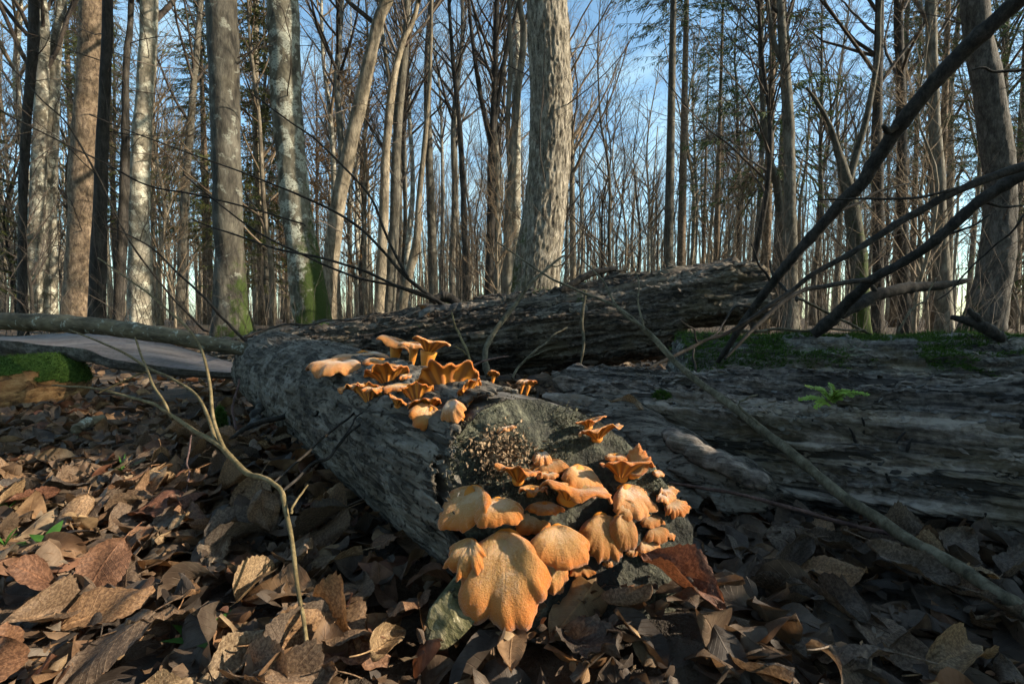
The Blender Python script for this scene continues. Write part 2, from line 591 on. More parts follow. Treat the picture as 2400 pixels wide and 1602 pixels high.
MAT['branch_dark'] = bark_mat('dark_branch_bark', (0.012, 0.0105, 0.010), (0.027, 0.024, 0.021), (0.055, 0.048, 0.042), scale=60, stretch=0.6, bump=0.6, bdist=0.002, vary=0.15)
MAT['branch_grey'] = bark_mat('grey_stick_bark', (0.045, 0.040, 0.026), (0.098, 0.086, 0.058), (0.165, 0.148, 0.105), scale=60, stretch=0.6, bump=0.5, bdist=0.002, vary=0.1)
MAT['branch_tan'] = bark_mat('tan_twig_bark', (0.085, 0.066, 0.032), (0.155, 0.12, 0.058), (0.24, 0.185, 0.10), scale=60, stretch=0.6, bump=0.4, bdist=0.002, vary=0.1)
MAT['branch_red'] = bark_mat('purplish_twig_bark', (0.045, 0.028, 0.026), (0.085, 0.052, 0.048), (0.14, 0.09, 0.08), scale=60, stretch=0.6, bump=0.4, bdist=0.002, vary=0.1)
MAT['black_stem'] = plain_mat('black_fungus', (0.008, 0.007, 0.007), (0.02, 0.018, 0.017), 90, 0.8)
MAT['sprig'] = plain_mat('fresh_green_needles', (0.24, 0.40, 0.05), (0.40, 0.58, 0.12), 60, 0.5, 0.0, transl=0.4)
MAT['grass'] = plain_mat('green_blades', (0.03, 0.09, 0.012), (0.06, 0.15, 0.025), 60, 0.5, 0.0, transl=0.3)


def ground_mat():
    m, nt, b, out = new_mat('forest_floor')
    g = NT(nt)
    co = g.coord('Object')
    n1 = g.noise(co, 14, 6, 0.7)
    n2 = g.noise(co, 1.1, 5, 0.6)
    v = g.voronoi(co, 11, 'F1', 'Color')
    vs = g.sep(v)[0]
    col = g.ramp(vs, [(0.0, (0.035, 0.028, 0.022)), (0.35, (0.10, 0.068, 0.042)), (0.7, (0.17, 0.105, 0.058)), (1.0, (0.085, 0.07, 0.058))])
    col = g.mix(g.maprange(n1, 0.35, 0.65), g.mix(1.0, col, (0.35, 0.32, 0.3), 'MULTIPLY'), col)
    col = g.mix(g.maprange(n2, 0.55, 0.75), col, (0.06, 0.075, 0.02))
    nt.links.new(col, b.inputs['Base Color'])
    b.inputs['Roughness'].default_value = 0.95
    nt.links.new(g.bump(g.math('ADD', vs, n1), 0.8, 0.03), b.inputs['Normal'])
    return m


def cut_mat():
    m, nt, b, out = new_mat('mossy_cut_end')
    g = NT(nt)
    co = g.coord('Object')
    n1 = g.noise(co, 40, 6, 0.7)
    n2 = g.noise(co, 150, 4, 0.7)
    n3 = g.noise(co, 9, 4, 0.6)
    col = g.ramp(g.math('ADD', g.math('MULTIPLY', n1, 0.5), g.math('MULTIPLY', n2, 0.5)),
                 [(0.38, (0.010, 0.011, 0.008)), (0.5, (0.040, 0.042, 0.027)), (0.63, (0.135, 0.135, 0.092))])
    col = g.mix(g.maprange(n3, 0.45, 0.68), col, (0.016, 0.014, 0.011))
    nt.links.new(col, b.inputs['Base Color'])
    b.inputs['Roughness'].default_value = 0.8
    nt.links.new(g.bump(g.math('ADD', n1, n2), 0.9, 0.006), b.inputs['Normal'])
    return m


def cap_mat(name, base, edge, pale, frost=0.35):
    """felted orange mushroom cap; lf = (distance from attachment, angle, underside)"""
    m, nt, b, out = new_mat(name)
    g = NT(nt)
    at = g.node('ShaderNodeAttribute', attribute_name='lf')
    s, th, q = g.sep(at.outputs['Vector'])
    co = g.coord('Object')
    fz = g.noise(co, 520, 3, 0.7)
    bl = g.noise(co, 42, 4, 0.6)
    md = g.noise(co, 150, 4, 0.6)
    col = g.mix(g.maprange(g.math('ADD', s, g.math('MULTIPLY', g.math('SUBTRACT', bl, 0.5), 0.6)), 0.45, 1.02), base, edge)
    fm = g.math('MULTIPLY', g.maprange(g.math('ADD', g.math('ADD', g.math('MULTIPLY', bl, 0.8), g.math('MULTIPLY', fz, 0.35)), g.math('MULTIPLY', s, -0.25)), 0.38, 0.62), frost)
    col = g.mix(fm, col, pale)
    col = g.mix(g.maprange(g.noise(co, 75, 3, 0.5), 0.72, 0.78), col, (0.12, 0.05, 0.015))
    nt.links.new(col, b.inputs['Base Color'])
    b.inputs['Roughness'].default_value = 0.75
    b.inputs['Specular IOR Level'].default_value = 0.25
    b.inputs['Subsurface Weight'].default_value = 0.25
    b.inputs['Subsurface Radius'].default_value = (0.9, 0.35, 0.08)
    b.inputs['Subsurface Scale'].default_value = 0.006
    b.inputs['Sheen Weight'].default_value = 0.25
    b.inputs['Sheen Roughness'].default_value = 0.5
    h = g.math('ADD', g.math('MULTIPLY', fz, 0.7), g.math('ADD', g.math('MULTIPLY', md, 0.8), g.math('MULTIPLY', bl, 0.6)))
    nt.links.new(g.bump(h, 0.9, 0.0018), b.inputs['Normal'])
    return m


def gill_mat():
    m, nt, b, out = new_mat('orange_gills')
    g = NT(nt)
    at = g.node('ShaderNodeAttribute', attribute_name='lf')
    s, th, q = g.sep(at.outputs['Vector'])
    w = g.math('SINE', g.math('MULTIPLY', th, 75.0))
    col = g.mix(g.maprange(w, -0.8, 0.8), (0.24, 0.075, 0.005), (0.52, 0.19, 0.016))
    nt.links.new(col, b.inputs['Base Color'])
    b.inputs['Roughness'].default_value = 0.7
    b.inputs['Subsurface Weight'].default_value = 0.3
    b.inputs['Subsurface Radius'].default_value = (0.9, 0.35, 0.08)
    b.inputs['Subsurface Scale'].default_value = 0.006
    nt.links.new(g.bump(w, 0.6, 0.0012), b.inputs['Normal'])
    return m


MAT['ground'] = ground_mat()
MAT['cut'] = cut_mat()
MAT['cap'] = cap_mat('orange_cap', (0.34, 0.175, 0.055), (0.37, 0.112, 0.010), (0.52, 0.36, 0.22), 0.55)
MAT['cap_pale'] = cap_mat('pinkish_cap', (0.38, 0.19, 0.075), (0.42, 0.17, 0.045), (0.54, 0.40, 0.30), 0.8)
MAT['cap_deep'] = cap_mat('brownish_cap', (0.25, 0.115, 0.028), (0.29, 0.095, 0.010), (0.38, 0.25, 0.13), 0.4)
MAT['gills'] = gill_mat()


# ------------------------------------------------------------------ ground
def gh(x, y):
    x = np.atleast_1d(np.asarray(x, float))
    y = np.atleast_1d(np.asarray(y, float))
    p = np.stack([x, y, np.zeros_like(x)], 1)
    far = np.clip((np.hypot(x, y) - 2) / 20, 0, 1)
    near = np.clip(np.hypot(x, y) / 0.6, 0.25, 1)
    mound = 0.055 * np.exp(-((x - 0.18) / 0.12) ** 2 - ((y - 0.435) / 0.065) ** 2)
    return mound + fbm(p * 1.7, 3, 3) * 0.035 * near + far * fbm(p * 0.09, 3, 5) * 0.35


def g1(x, y):
    return float(gh(x, y)[0])


def build_ground():
    na, nr = 260, 190
    r = np.concatenate([[0.02], np.geomspace(0.08, 600, nr - 1)])
    a = np.linspace(0, 2 * np.pi, na, endpoint=False)
    X = r[:, None] * np.cos(a)
    Y = r[:, None] * np.sin(a)
    Z = gh(X.ravel(), Y.ravel()).reshape(X.shape)
    fine = fbm(np.stack([X.ravel() * 14, Y.ravel() * 14, X.ravel() * 0], 1), 3, 8).reshape(X.shape) * 0.008
    Z = Z + fine * np.clip(4 / r[:, None], 0, 1)
    v = np.stack([X, Y, Z], -1).reshape(-1, 3)
    o = link('ground', mesh_np('ground', v, grid_faces(nr, na, True), MAT['ground']))
    o['kind'] = 'structure'
    o['label'] = 'forest floor of dark earth and rotting leaves'


build_ground()

# ------------------------------------------------------------------ logs
LOGS = []      # footprint lines for keeping leaves out: (ax, ay, bx, by, r)


def log_frame(A, B):
    A = Vector(A)
    B = Vector(B)
    x = (B - A).normalized()
    y = Vector((0, 0, 1)).cross(x).normalized()
    z = x.cross(y)
    return Matrix(((x.x, y.x, z.x, A.x), (x.y, y.y, z.y, A.y), (x.z, y.z, z.z, A.z), (0, 0, 0, 1)))


def log_surface(L, r0, r1, nx, nphi, shape, x0=None, x1=None, phi0=0.0, phi1=2 * np.pi, closed=True):
    """grid of points on a log; shape(x, phi, r) -> displaced r ; x0/x1 give end lines as functions of phi"""
    phi = np.linspace(phi0, phi1, nphi, endpoint=not closed)
    t = np.linspace(0, 1, nx)
    T, PH = np.meshgrid(t, phi, indexing='ij')
    xs = (x0(PH) if x0 else 0 * PH)
    xe = (x1(PH) if x1 else 0 * PH + L)
    X = xs + (xe - xs) * T
    r = r0 + (r1 - r0) * np.clip(X / L, 0, 1)
    Rr = shape(X, PH, r)
    return X, PH, Rr


def wood_shape(seed, amp=0.05, streak=0.006, pits=0.008, hole=0.0):
    def f(X, PH, r):
        sh = X.shape
        c = np.stack([X.ravel() * 2.2, np.cos(PH).ravel() * 1.4, np.sin(PH).ravel() * 1.4], 1)
        low = fbm(c, 3, seed)
        c2 = np.stack([X.ravel() * 5, np.cos(PH).ravel() * 11, np.sin(PH).ravel() * 11], 1)
        st = fbm(c2, 4, seed + 11, 0.6)
        c3 = np.stack([X.ravel() * 16, np.cos(PH).ravel() * 9, np.sin(PH).ravel() * 9], 1)
        pt = np.minimum(fbm(c3, 4, seed + 23, 0.6) + 0.12, 0.0)
        c4 = np.stack([X.ravel() * 9, np.cos(PH).ravel() * 5, np.sin(PH).ravel() * 5], 1)
        step = np.floor((fbm(c4, 4, seed + 31, 0.55) + 1) * 5) / 5 - 1
        d = amp * r.ravel() * low * 2 + streak * st * 2.2 + pits * pt * 4 + hole * step
        return r + d.reshape(sh)
    return f


def end_cap(X, PH, Rr, end, seed, rough=0.02, n=14, dish=0.0):
    """a rough broken end: rings shrinking to the middle"""
    row = 0 if end == 0 else -1
    x, ph, r = X[row], PH[row], Rr[row]
    s = np.linspace(1, 0, n)
    V = []
    for k in s:
        rr = r * k
        nz = fbm(np.stack([np.cos(ph) * rr * 30, np.sin(ph) * rr * 30, np.full_like(ph, seed)], 1), 4, seed, 0.65) * rough
        xm = x * k + x.mean() * (1 - k)
        V.append(np.stack([xm + nz * (1 if k < 0.999 else 0) + dish * (1 - k), rr * np.cos(ph), rr * np.sin(ph)], 1))
    v = np.concatenate(V)
    return v, grid_faces(n, len(ph), True)


def surf_mesh(X, PH, Rr, closed=True):
    v = np.stack([X, Rr * np.cos(PH), Rr * np.sin(PH)], -1).reshape(-1, 3)
    return v, grid_faces(X.shape[0], X.shape[1], closed)


# --- the foreground log that carries the mushrooms
FG_A = np.array([0.062, 0.50, 0.116])
FG_DIR = np.array([-0.611, 0.7915, 0.024])
FG_L, FG_R = 1.42, 0.115
FG_B = FG_A + FG_DIR * FG_L
FG_M = log_frame(FG_A, FG_B)
FG_Y = np.array([FG_M[0][1], FG_M[1][1], FG_M[2][1]])
FG_Z = np.array([0, 0, 1.0])
LOGS.append((FG_A[0] + FG_DIR[0] * 0.10, FG_A[1] + FG_DIR[1] * 0.10, FG_B[0], FG_B[1], 0.105))
FACE_N = -FG_DIR + FG_Y * (0.06 / FG_R) + FG_Z * (0.08 / FG_R)
FACE_N /= np.linalg.norm(FACE_N)

root = thing('mushroom_log', 'rotting log with smooth grey bark and orange mushrooms on its cut end', 'log', FG_A)
root.matrix_world = FG_M


def fg_x0(PH):
    n = fbm(np.stack([np.cos(PH).ravel() * 6, np.sin(PH).ravel() * 6, PH.ravel() * 0], 1), 3, 4).reshape(PH.shape)
    return 0.06 * np.cos(PH) + 0.08 * np.sin(PH) + 0.012 * n


X, PH, Rr = log_surface(FG_L, 0.107, 0.10, 150, 120, wood_shape(41, 0.03, 0.0022, 0.001), x0=fg_x0)
v, f = surf_mesh(X, PH, Rr)
link('bare_wood', mesh_np('fg_core', v, f, MAT['bare_wood']), root)['label'] = 'dark bare wood where the bark has fallen away'
v, f = end_cap(X, PH, Rr, 0, 5, 0.016, 26)
v[:, 0] -= 0.001
link('cut_end', mesh_np('fg_cut', v, f[:, ::-1], MAT['cut']), root)['label'] = 'mossy grey cut end'
v, f = end_cap(X, PH, Rr, 1, 6, 0.03, 10)
link('broken_end', mesh_np('fg_far_end', v, f, MAT['bare_wood']), root)

ce = v_cut = None
Xc, Pc, Rc = X, PH, Rr
cv, cf = end_cap(Xc, Pc, Rc, 0, 5, 0.016, 26)
top = np.nonzero((cv[:, 2] > 0.012) & (fbm(cv * 25, 3, 77) > -0.12))[0]
pk = rng.choice(top, 7000)
loc_n = np.tile(np.array([[-0.75, 0.3, 0.6]]), (7000, 1))
bp = cv[pk] + rng.normal(0, 0.003, (7000, 3)) * (0.2, 1, 1)
N7 = 7000
dd7 = loc_n + rng.normal(0, 0.6, (N7, 3))
dd7 /= np.linalg.norm(dd7, axis=1, keepdims=True)
ss7 = np.cross(dd7, rng.normal(0, 1, (N7, 3)))
ss7 /= np.linalg.norm(ss7, axis=1, keepdims=True)
h7 = rng.uniform(0.0015, 0.0045, (N7, 1))
bv7 = np.stack([bp - ss7 * 0.0008, bp + ss7 * 0.0008, bp + dd7 * h7], 1).reshape(-1, 3)
mo7 = link('moss', mesh_np('cut_end_moss', bv7, np.arange(3 * N7).reshape(-1, 3), plain_mat('olive_grey_moss', (0.035, 0.036, 0.020), (0.16, 0.155, 0.10), 220, 0.9, 0.2), smooth=False), root)
mo7['kind'] = 'stuff'

# bark shell with torn borders
nx, nph = 460, 250
phi = np.linspace(R(-95), R(128), nph)
t = np.linspace(-0.035, FG_L + 0.02, nx)
T, PHB = np.meshgrid(t, phi, indexing='ij')
base = 0.06 * np.cos(PHB) + 0.08 * np.sin(PHB)
XB = np.where(T < 0.45, base * (1 - np.clip(T / 0.45, 0, 1)) + T, T)
cc = np.stack([XB.ravel() * 8, PHB.ravel() * 1.3, 0 * XB.ravel()], 1)
wr = fbm(np.stack([XB.ravel() * 26 + PHB.ravel() * 3.0, PHB.ravel() * 2.2 + XB.ravel() * 3, 0 * XB.ravel()], 1), 4, 51).reshape(XB.shape)
lowb = fbm(cc * 0.6, 3, 52).reshape(XB.shape)
flk = fbm(np.stack([XB.ravel() * 9, PHB.ravel() * 3.2, 0 * XB.ravel() + 4], 1), 4, 53, 0.6).reshape(XB.shape)
plate = np.floor((flk + 1) * 3.5) / 3.5 - 1
fine = fbm(np.stack([XB.ravel() * 60, PHB.ravel() * 9, 0 * XB.ravel() + 8], 1), 3, 54).reshape(XB.shape)
along = ridged(np.stack([XB.ravel() * 5.5 + PHB.ravel() * 1.2, PHB.ravel() * 7.5, 0 * XB.ravel() + 3], 1), 3, 58).reshape(XB.shape)
along2 = fbm(np.stack([XB.ravel() * 22, PHB.ravel() * 22, 0 * XB.ravel() + 5], 1), 3, 59, 0.6).reshape(XB.shape)
RB = 0.1165 + lowb * 0.006 + wr * 0.0022 + plate * 0.0055 + fine * 0.0014 + along * 0.0034 + along2 * 0.0018
VB = np.stack([XB, RB * np.cos(PHB), RB * np.sin(PHB)], -1).reshape(-1, 3)
FB = grid_faces(nx, nph)
edge_n = fbm(np.stack([XB.ravel() * 11, PHB.ravel() * 0.5, 0 * XB.ravel() + 2], 1), 4, 55, 0.6).reshape(XB.shape)
xt = np.clip(T, 0, FG_L)
lim = R(92) + R(26) * np.clip((xt - 0.42) / 0.3, 0, 1) + edge_n * R(26)
nearn = fbm(np.stack([PHB.ravel() * 5.5, XB.ravel() * 9, 0 * XB.ravel() + 7], 1), 5, 56, 0.65).reshape(XB.shape)
holes = fbm(np.stack([XB.ravel() * 16, PHB.ravel() * 4.5, 0 * XB.ravel() + 12], 1), 4, 57, 0.6).reshape(XB.shape)
keep = (PHB < lim) & (T > nearn * 0.05) & (holes < 0.56)
kf = keep.ravel()[FB].all(axis=1)
bark = link('bark', mesh_np('fg_bark', VB, FB[kf], MAT['log_bark']), root)
bark['label'] = 'grey wrinkled bark with torn edges'
sm = bark.modifiers.new('thickness', 'SOLIDIFY')
sm.thickness = 0.004
sm.offset = -1

# --- generic log


def make_log(name, label, A, B, r0, r1, nx, nphi, shape, mat, end_mat=None, rough=(0.03, 0.05), x0=None, x1=None, seed=1, foot=0.8):
    A = np.asarray(A, float)
    B = np.asarray(B, float)
    L = float(np.linalg.norm(B - A))
    o = thing(name, label, 'log', A)
    o.matrix_world = log_frame(A, B)
    X, PH, Rr = log_surface(L, r0, r1, nx, nphi, shape, x0, x1)
    v, f = surf_mesh(X, PH, Rr)
    link('trunk', mesh_np(name + '_trunk', v, f, mat), o)
    for e in (0, 1):
        v, f = end_cap(X, PH, Rr, e, seed + e, rough[e], 12)
        link('broken_end', mesh_np(name + '_end', v, f if e else f[:, ::-1], end_mat or mat), o)
    LOGS.append((A[0], A[1], B[0], B[1], max(r0, r1) * foot))
    return o, X, PH, Rr


def jag(seed, a, base=0.0, fr=5.0):
    def f(PH):
        n = fbm(np.stack([np.cos(PH).ravel() * fr, np.sin(PH).ravel() * fr, PH.ravel() * 0 + seed], 1), 4, seed, 0.7)
        return base + a * n.reshape(PH.shape)
    return f


# right-hand decayed log
RL_D = np.array([0.886, -0.463, 0.004])
RL_A = np.array([0.42, 1.00, 0.046]) - RL_D * 0.29
RL_B = RL_A + RL_D * 1.95
right_log, RX, RPH, RRr = make_log('decayed_log', 'thick decayed grey log without bark, green sprig on top, dark sticks leaning on it', RL_A, RL_B, 0.158, 0.176, 560, 250,
                                   wood_shape(61, 0.05, 0.0075, 0.011, 0.020), MAT['old_wood'], rough=(0.05, 0.03), x0=jag(3, 0.10), seed=11)

# mossy log behind it
ML_A = np.array([0.62, 1.80, 0.10])
ML_B = np.array([2.9, 1.66, 0.11])
moss_log, MX, MPH, MRr = make_log('mossy_log', 'grey fallen log with green moss along its top', ML_A, ML_B, 0.150, 0.160, 260, 130,
                                  wood_shape(71, 0.05, 0.008, 0.008, 0.02), MAT['mossy_wood'], seed=21)

# big raised log
BL_A = np.array([-1.62, 2.72, 0.04])
BL_B = np.array([1.06, 2.10, 0.385])
BL_L = float(np.linalg.norm(BL_B - BL_A))


def raised_shape(X, PH, r):
    q = wood_shape(81, 0.05, 0.011, 0.013, 0.028)(X, PH, r)
    s = X / BL_L
    # the lower half is broken away near the right end
    k = np.clip((s - 0.855 + 0.02 * np.sin(PH * 5)) / 0.02, 0, 1)
    low = np.clip((-np.sin(PH) - 0.12) / 0.15, 0, 1)
    return q * (1 - 0.62 * k * low * np.clip(-np.sin(PH) + 0.25, 0, 1))


def raised_end(PH):
    return BL_L + jag(5, 0.07)(PH) - 0.07 * np.clip(np.sin(PH), 0, 1) ** 2


raised_log, BX, BPH, BRr = make_log('raised_log', 'big weathered log tilted up over the others, its broken end in the air', BL_A, BL_B, 0.165, 0.205, 420, 200,
                                    raised_shape, MAT['raised_wood'], rough=(0.05, 0.09), x1=raised_end, seed=31, foot=0.9)

# slender lichen-covered trunk lying on the left
sl_pts = [(*PD(-150, 742, 1.75), 0.031), (*PD(0, 738, 1.68), 0.030), (*PD(150, 742, 1.62), 0.029), (*PD(300, 758, 1.57), 0.027),
          (*PD(450, 782, 1.53), 0.024), (*PD(600, 808, 1.50), 0.019), (*PD(705, 818, 1.49), 0.014)]
SM = log_frame(sl_pts[0][:3], sl_pts[-1][:3])
sp = smooth_poly(sl_pts, 160, 0.003, 4)
inv = np.array(SM.inverted())
loc = sp[:, :3] @ inv[:3, :3].T + inv[:3, 3]
v, f = tubes(loc[None], (sp[:, 3] * (1 + 0.06 * fbm(np.stack([np.arange(160) * 0.2, np.zeros(160), np.zeros(160)], 1), 3)))[None], 26)
o = thing('fallen_pole', 'slender lichen-spotted fallen trunk lying across the split timber', 'fallen trunk', sl_pts[0][:3])
o.matrix_world = SM
v = v + fbm(v * 60, 3, 2)[:, None] * 0.0016
link('trunk', mesh_np('fallen_pole', v, f, MAT['lichen_bark']), o)

# split timber on the left: flat upper face, dark underside


def split_timber():
    n, m = 110, 30
    # back edge / front edge of the flat face, photographed outline put on an inclined plank
    back = smooth_poly([PD(-200, 776, 2.2), PD(0, 772, 2.12), PD(120, 766, 2.05), PD(200, 758, 2.0), PD(290, 760, 1.95), PD(380, 785, 1.92), PD(480, 815, 1.88), PD(575, 842, 1.82)], n)
    front = smooth_poly([PD(-200, 786, 2.02), PD(0, 781, 1.95), PD(90, 790, 1.88), PD(190, 800, 1.80), PD(250, 822, 1.75), PD(330, 835, 1.72), PD(440, 848, 1.70), PD(565, 856, 1.70)], n)
    s = np.linspace(0, 1, m)[None, :, None]
    top = back[:, None] * (1 - s) + front[:, None] * s
    nz = fbm(np.stack([top[..., 0].ravel() * 3, top[..., 1].ravel() * 30, 0 * top[..., 0].ravel()], 1), 4, 6).reshape(n, m)
    top = top.copy()
    top[..., 2] += nz * 0.004
    h = np.interp(np.linspace(0, 1, n), [0, 0.3, 0.5, 0.8, 1], [0.085, 0.075, 0.08, 0.05, 0.03])
    V, F, off = [], [], 0
    A0 = top[0, 0]
    V.append((top - A0).reshape(-1, 3))
    ft = grid_faces(n, m)
    k = 12
    a = np.linspace(0, np.pi, k)
    mid = (back + front) / 2
    half = (front - back) / 2
    und = mid[:, None] + half[:, None] * np.cos(a)[None, :, None]
    dn = fbm(np.stack([und[..., 0].ravel() * 5, np.tile(a, n) * 3, 0 * und[..., 0].ravel()], 1), 4, 9).reshape(n, k)
    und[..., 2] -= np.sin(a)[None] ** 0.6 * h[:, None] * (1.0 + 0.25 * dn)
    o = thing('split_timber', 'split half of a trunk with a smooth purplish-grey flat face', 'log', A0)
    link('flat_face', mesh_np('timber_face', V[0], ft, MAT['split_wood']), o)['label'] = 'smooth split face'
    link('underside', mesh_np('timber_under', (und - A0).reshape(-1, 3), grid_faces(n, k)[:, ::-1], MAT['bare_wood']), o)['label'] = 'dark underside'
    LOGS.append((mid[0][0], mid[0][1], mid[-1][0], mid[-1][1], 0.14))


split_timber()

# mossy stump piece under it


def mossy_stump():
    A = PD(-70, 905, 1.62)
    B = PD(205, 868, 1.92)
    A[2] = 0.065
    B[2] = 0.085
    L = float(np.linalg.norm(B - A))

    def shp(X, PH, r):
        return r * np.sqrt(np.clip(1 - np.clip((X / L - 0.72) / 0.28, 0, 1) ** 2.4, 0.02, 1)) * (1 + 0.10 * fbm(np.stack([X.ravel() * 7, np.cos(PH).ravel() * 2, np.sin(PH).ravel() * 2], 1), 4, 14).reshape(X.shape))
    o = thing('mossy_stump_piece', 'short rotten log with bright moss on top and an orange crumbling end', 'log', A)
    o.matrix_world = log_frame(A, B)
    X, PH, Rr = log_surface(L, 0.105, 0.09, 120, 90, shp, x0=jag(8, 0.05))
    v, f = surf_mesh(X, PH, Rr)
    # the moss cushion covers the top, bare rotten wood below and at the end
    mossmask = (np.sin(PH) + 0.35 * fbm(np.stack([X.ravel() * 14, PH.ravel() * 2, 0 * X.ravel()], 1), 4, 15).reshape(X.shape) + (X / L - 0.3) * 0.9) > 0.45
    mf = mossmask.ravel()[f].all(axis=1)
    link('rotten_wood', mesh_np('stump_wood', v, f, MAT['rot_wood']), o)['label'] = 'orange crumbling wood'
    vm = np.stack([X, (Rr + 0.006) * np.cos(PH), (Rr + 0.006) * np.sin(PH)], -1).reshape(-1, 3)
    mo = link('moss', mesh_np('stump_moss', vm, f[mf], MAT['fungus_moss']), o)
    mo['label'] = 'bright green moss cushion'
    # moss blades
    idx = np.nonzero(mossmask.ravel())[0]
    pick = rng.choice(idx, 9000)
    p = vm[pick] + rng.normal(0, 0.003, (9000, 3))
    nrm = np.stack([0 * X.ravel(), np.cos(PH).ravel(), np.sin(PH).ravel()], 1)[pick]
    bv, bf = blades(p, nrm, 0.004, 0.012, 0.0011)
    mb = link('moss_blades', mesh_np('stump_moss_blades', bv, bf, MAT['fungus_moss'], smooth=False), o)
    mb['kind'] = 'stuff'
    v, f = end_cap(X, PH, Rr, 0, 17, 0.05, 16, dish=0.04)
    link('broken_end', mesh_np('stump_end', v, f[:, ::-1], MAT['rot_wood']), o)
    LOGS.append((A[0], A[1], B[0], B[1], 0.08))


def blades(p, nrm, h0, h1, w):
    """little triangular blades standing on points"""
    n = len(p)
    d = nrm + rng.normal(0, 0.55, (n, 3))
    d /= np.linalg.norm(d, axis=1, keepdims=True)
    s = np.cross(d, rng.normal(0, 1, (n, 3)))
    s /= np.linalg.norm(s, axis=1, keepdims=True) + 1e-9
    h = rng.uniform(h0, h1, (n, 1))
    v = np.stack([p - s * w, p + s * w, p + d * h], 1).reshape(-1, 3)
    return v, np.arange(3 * n).reshape(-1, 3)


mossy_stump()


def log_moss(o, X, PH, Rr, thr, n, seed, hh=(0.005, 0.014), phs=(0.2, 3.0)):
    c = np.stack([X.ravel() * 7, np.cos(PH).ravel() * 2.0, np.sin(PH).ravel() * 2.0], 1)
    k = fbm(c, 4, seed, 0.6) + np.sin(PH).ravel() * 0.55
    ok = np.nonzero((k > thr) & (np.mod(PH.ravel(), 2 * np.pi) > phs[0]) & (np.mod(PH.ravel(), 2 * np.pi) < phs[1]))[0]
    pick = rng.choice(ok, n)
    v = np.stack([X.ravel(), Rr.ravel() * np.cos(PH).ravel(), Rr.ravel() * np.sin(PH).ravel()], 1)
    nrm = np.stack([0 * X.ravel(), np.cos(PH).ravel(), np.sin(PH).ravel()], 1)
    bv, bf = blades(v[pick] + rng.normal(0, 0.004, (n, 3)) * (1, 1, 0.2), nrm[pick], hh[0], hh[1], 0.0016)
    m = link('moss', mesh_np(o.name + '_moss', bv, bf, MAT['fungus_moss'], smooth=False), o)
    m['kind'] = 'stuff'


log_moss(moss_log, MX, MPH, MRr, 0.42, 42000, 90, (0.008, 0.022))
log_moss(raised_log, BX, BPH, BRr, 0.80, 2500, 92, (0.006, 0.014))


def log_chips(o, X, PH, Rr, n, size, mat, seed, ph=(-0.6, 2.2), lift=0.0015):
    """loose flakes of wood and bark lying on a log"""
    rs_ = np.random.default_rng(seed)
    pm = np.mod(PH.ravel() + np.pi, 2 * np.pi) - np.pi
    clump = fbm(np.stack([X.ravel() * 9, np.cos(PH).ravel() * 2.5, np.sin(PH).ravel() * 2.5], 1), 3, seed)
    ok = np.nonzero((pm > ph[0]) & (pm < ph[1]) & (clump > -0.05))[0]
    pk = rs_.choice(ok, n)
    x, p_, r_ = X.ravel()[pk], PH.ravel()[pk], Rr.ravel()[pk] + lift
    nrm = np.stack([0 * x, np.cos(p_), np.sin(p_)], 1)
    c_ = np.stack([x, r_ * np.cos(p_), r_ * np.sin(p_)], 1)
    nr2 = nrm + rs_.normal(0, 0.28, (n, 3))
    nr2 /= np.linalg.norm(nr2, axis=1, keepdims=True)
    ax = np.array([[1.0, 0, 0]]) + rs_.normal(0, 0.35, (n, 3))
    t1 = ax - nr2 * np.sum(ax * nr2, axis=1, keepdims=True)
    t1 /= np.linalg.norm(t1, axis=1, keepdims=True)
    t2 = np.cross(nr2, t1)
    a_ = rs_.uniform(0.4, 1.0, (n, 1)) * size
    b_ = a_ * rs_.uniform(0.2, 0.55, (n, 1))
    th_ = a_ * 0.10
    j = lambda: rs_.uniform(0.6, 1.15, (n, 1))
    q = [c_ - t1 * a_ * j(), c_ - t2 * b_ * j() - t1 * a_ * 0.3, c_ + t1 * a_ * 0.4 - t2 * b_ * j(), c_ + t1 * a_ * j(), c_ + t2 * b_ * j() + t1 * a_ * 0.2, c_ + t2 * b_ * j() - t1 * a_ * 0.5]
    up_ = np.stack([k + nr2 * th_ * j() for k in q], 1)
    dn_ = np.stack([k - nr2 * th_ for k in q], 1)
    v_ = np.concatenate([up_, dn_], 1).reshape(-1, 3)
    o6 = (np.arange(n) * 12)[:, None]
    hexa = np.arange(6)[None] + o6
    side = np.concatenate([np.array([[k, k + 6, (k + 1) % 6 + 6, (k + 1) % 6]]) + o6 for k in range(6)])
    ch = link('wood_chips', mesh_np('wood_chips', v_, [hexa, side], mat, smooth=False), o)
    ch['kind'] = 'stuff'


log_chips(right_log, RX, RPH, RRr, 3600, 0.011, MAT['old_wood'], 5, (1.2, 3.15))
log_chips(right_log, RX, RPH, RRr, 900, 0.010, MAT['bare_wood'], 15, (1.4, 3.15))
log_chips(raised_log, BX, BPH, BRr, 1800, 0.020, MAT['raised_wood'], 6, (-3.15, -2.2))
log_chips(raised_log, BX, BPH, BRr, 1200, 0.020, MAT['raised_wood'], 7, (1.4, 3.15))
log_chips(moss_log, MX, MPH, MRr, 1200, 0.018, MAT['mossy_wood'], 8, (1.0, 3.15))
log_chips(root, XB, PHB, RB, 1300, 0.008, MAT['log_bark'], 9, (-0.6, 1.5))

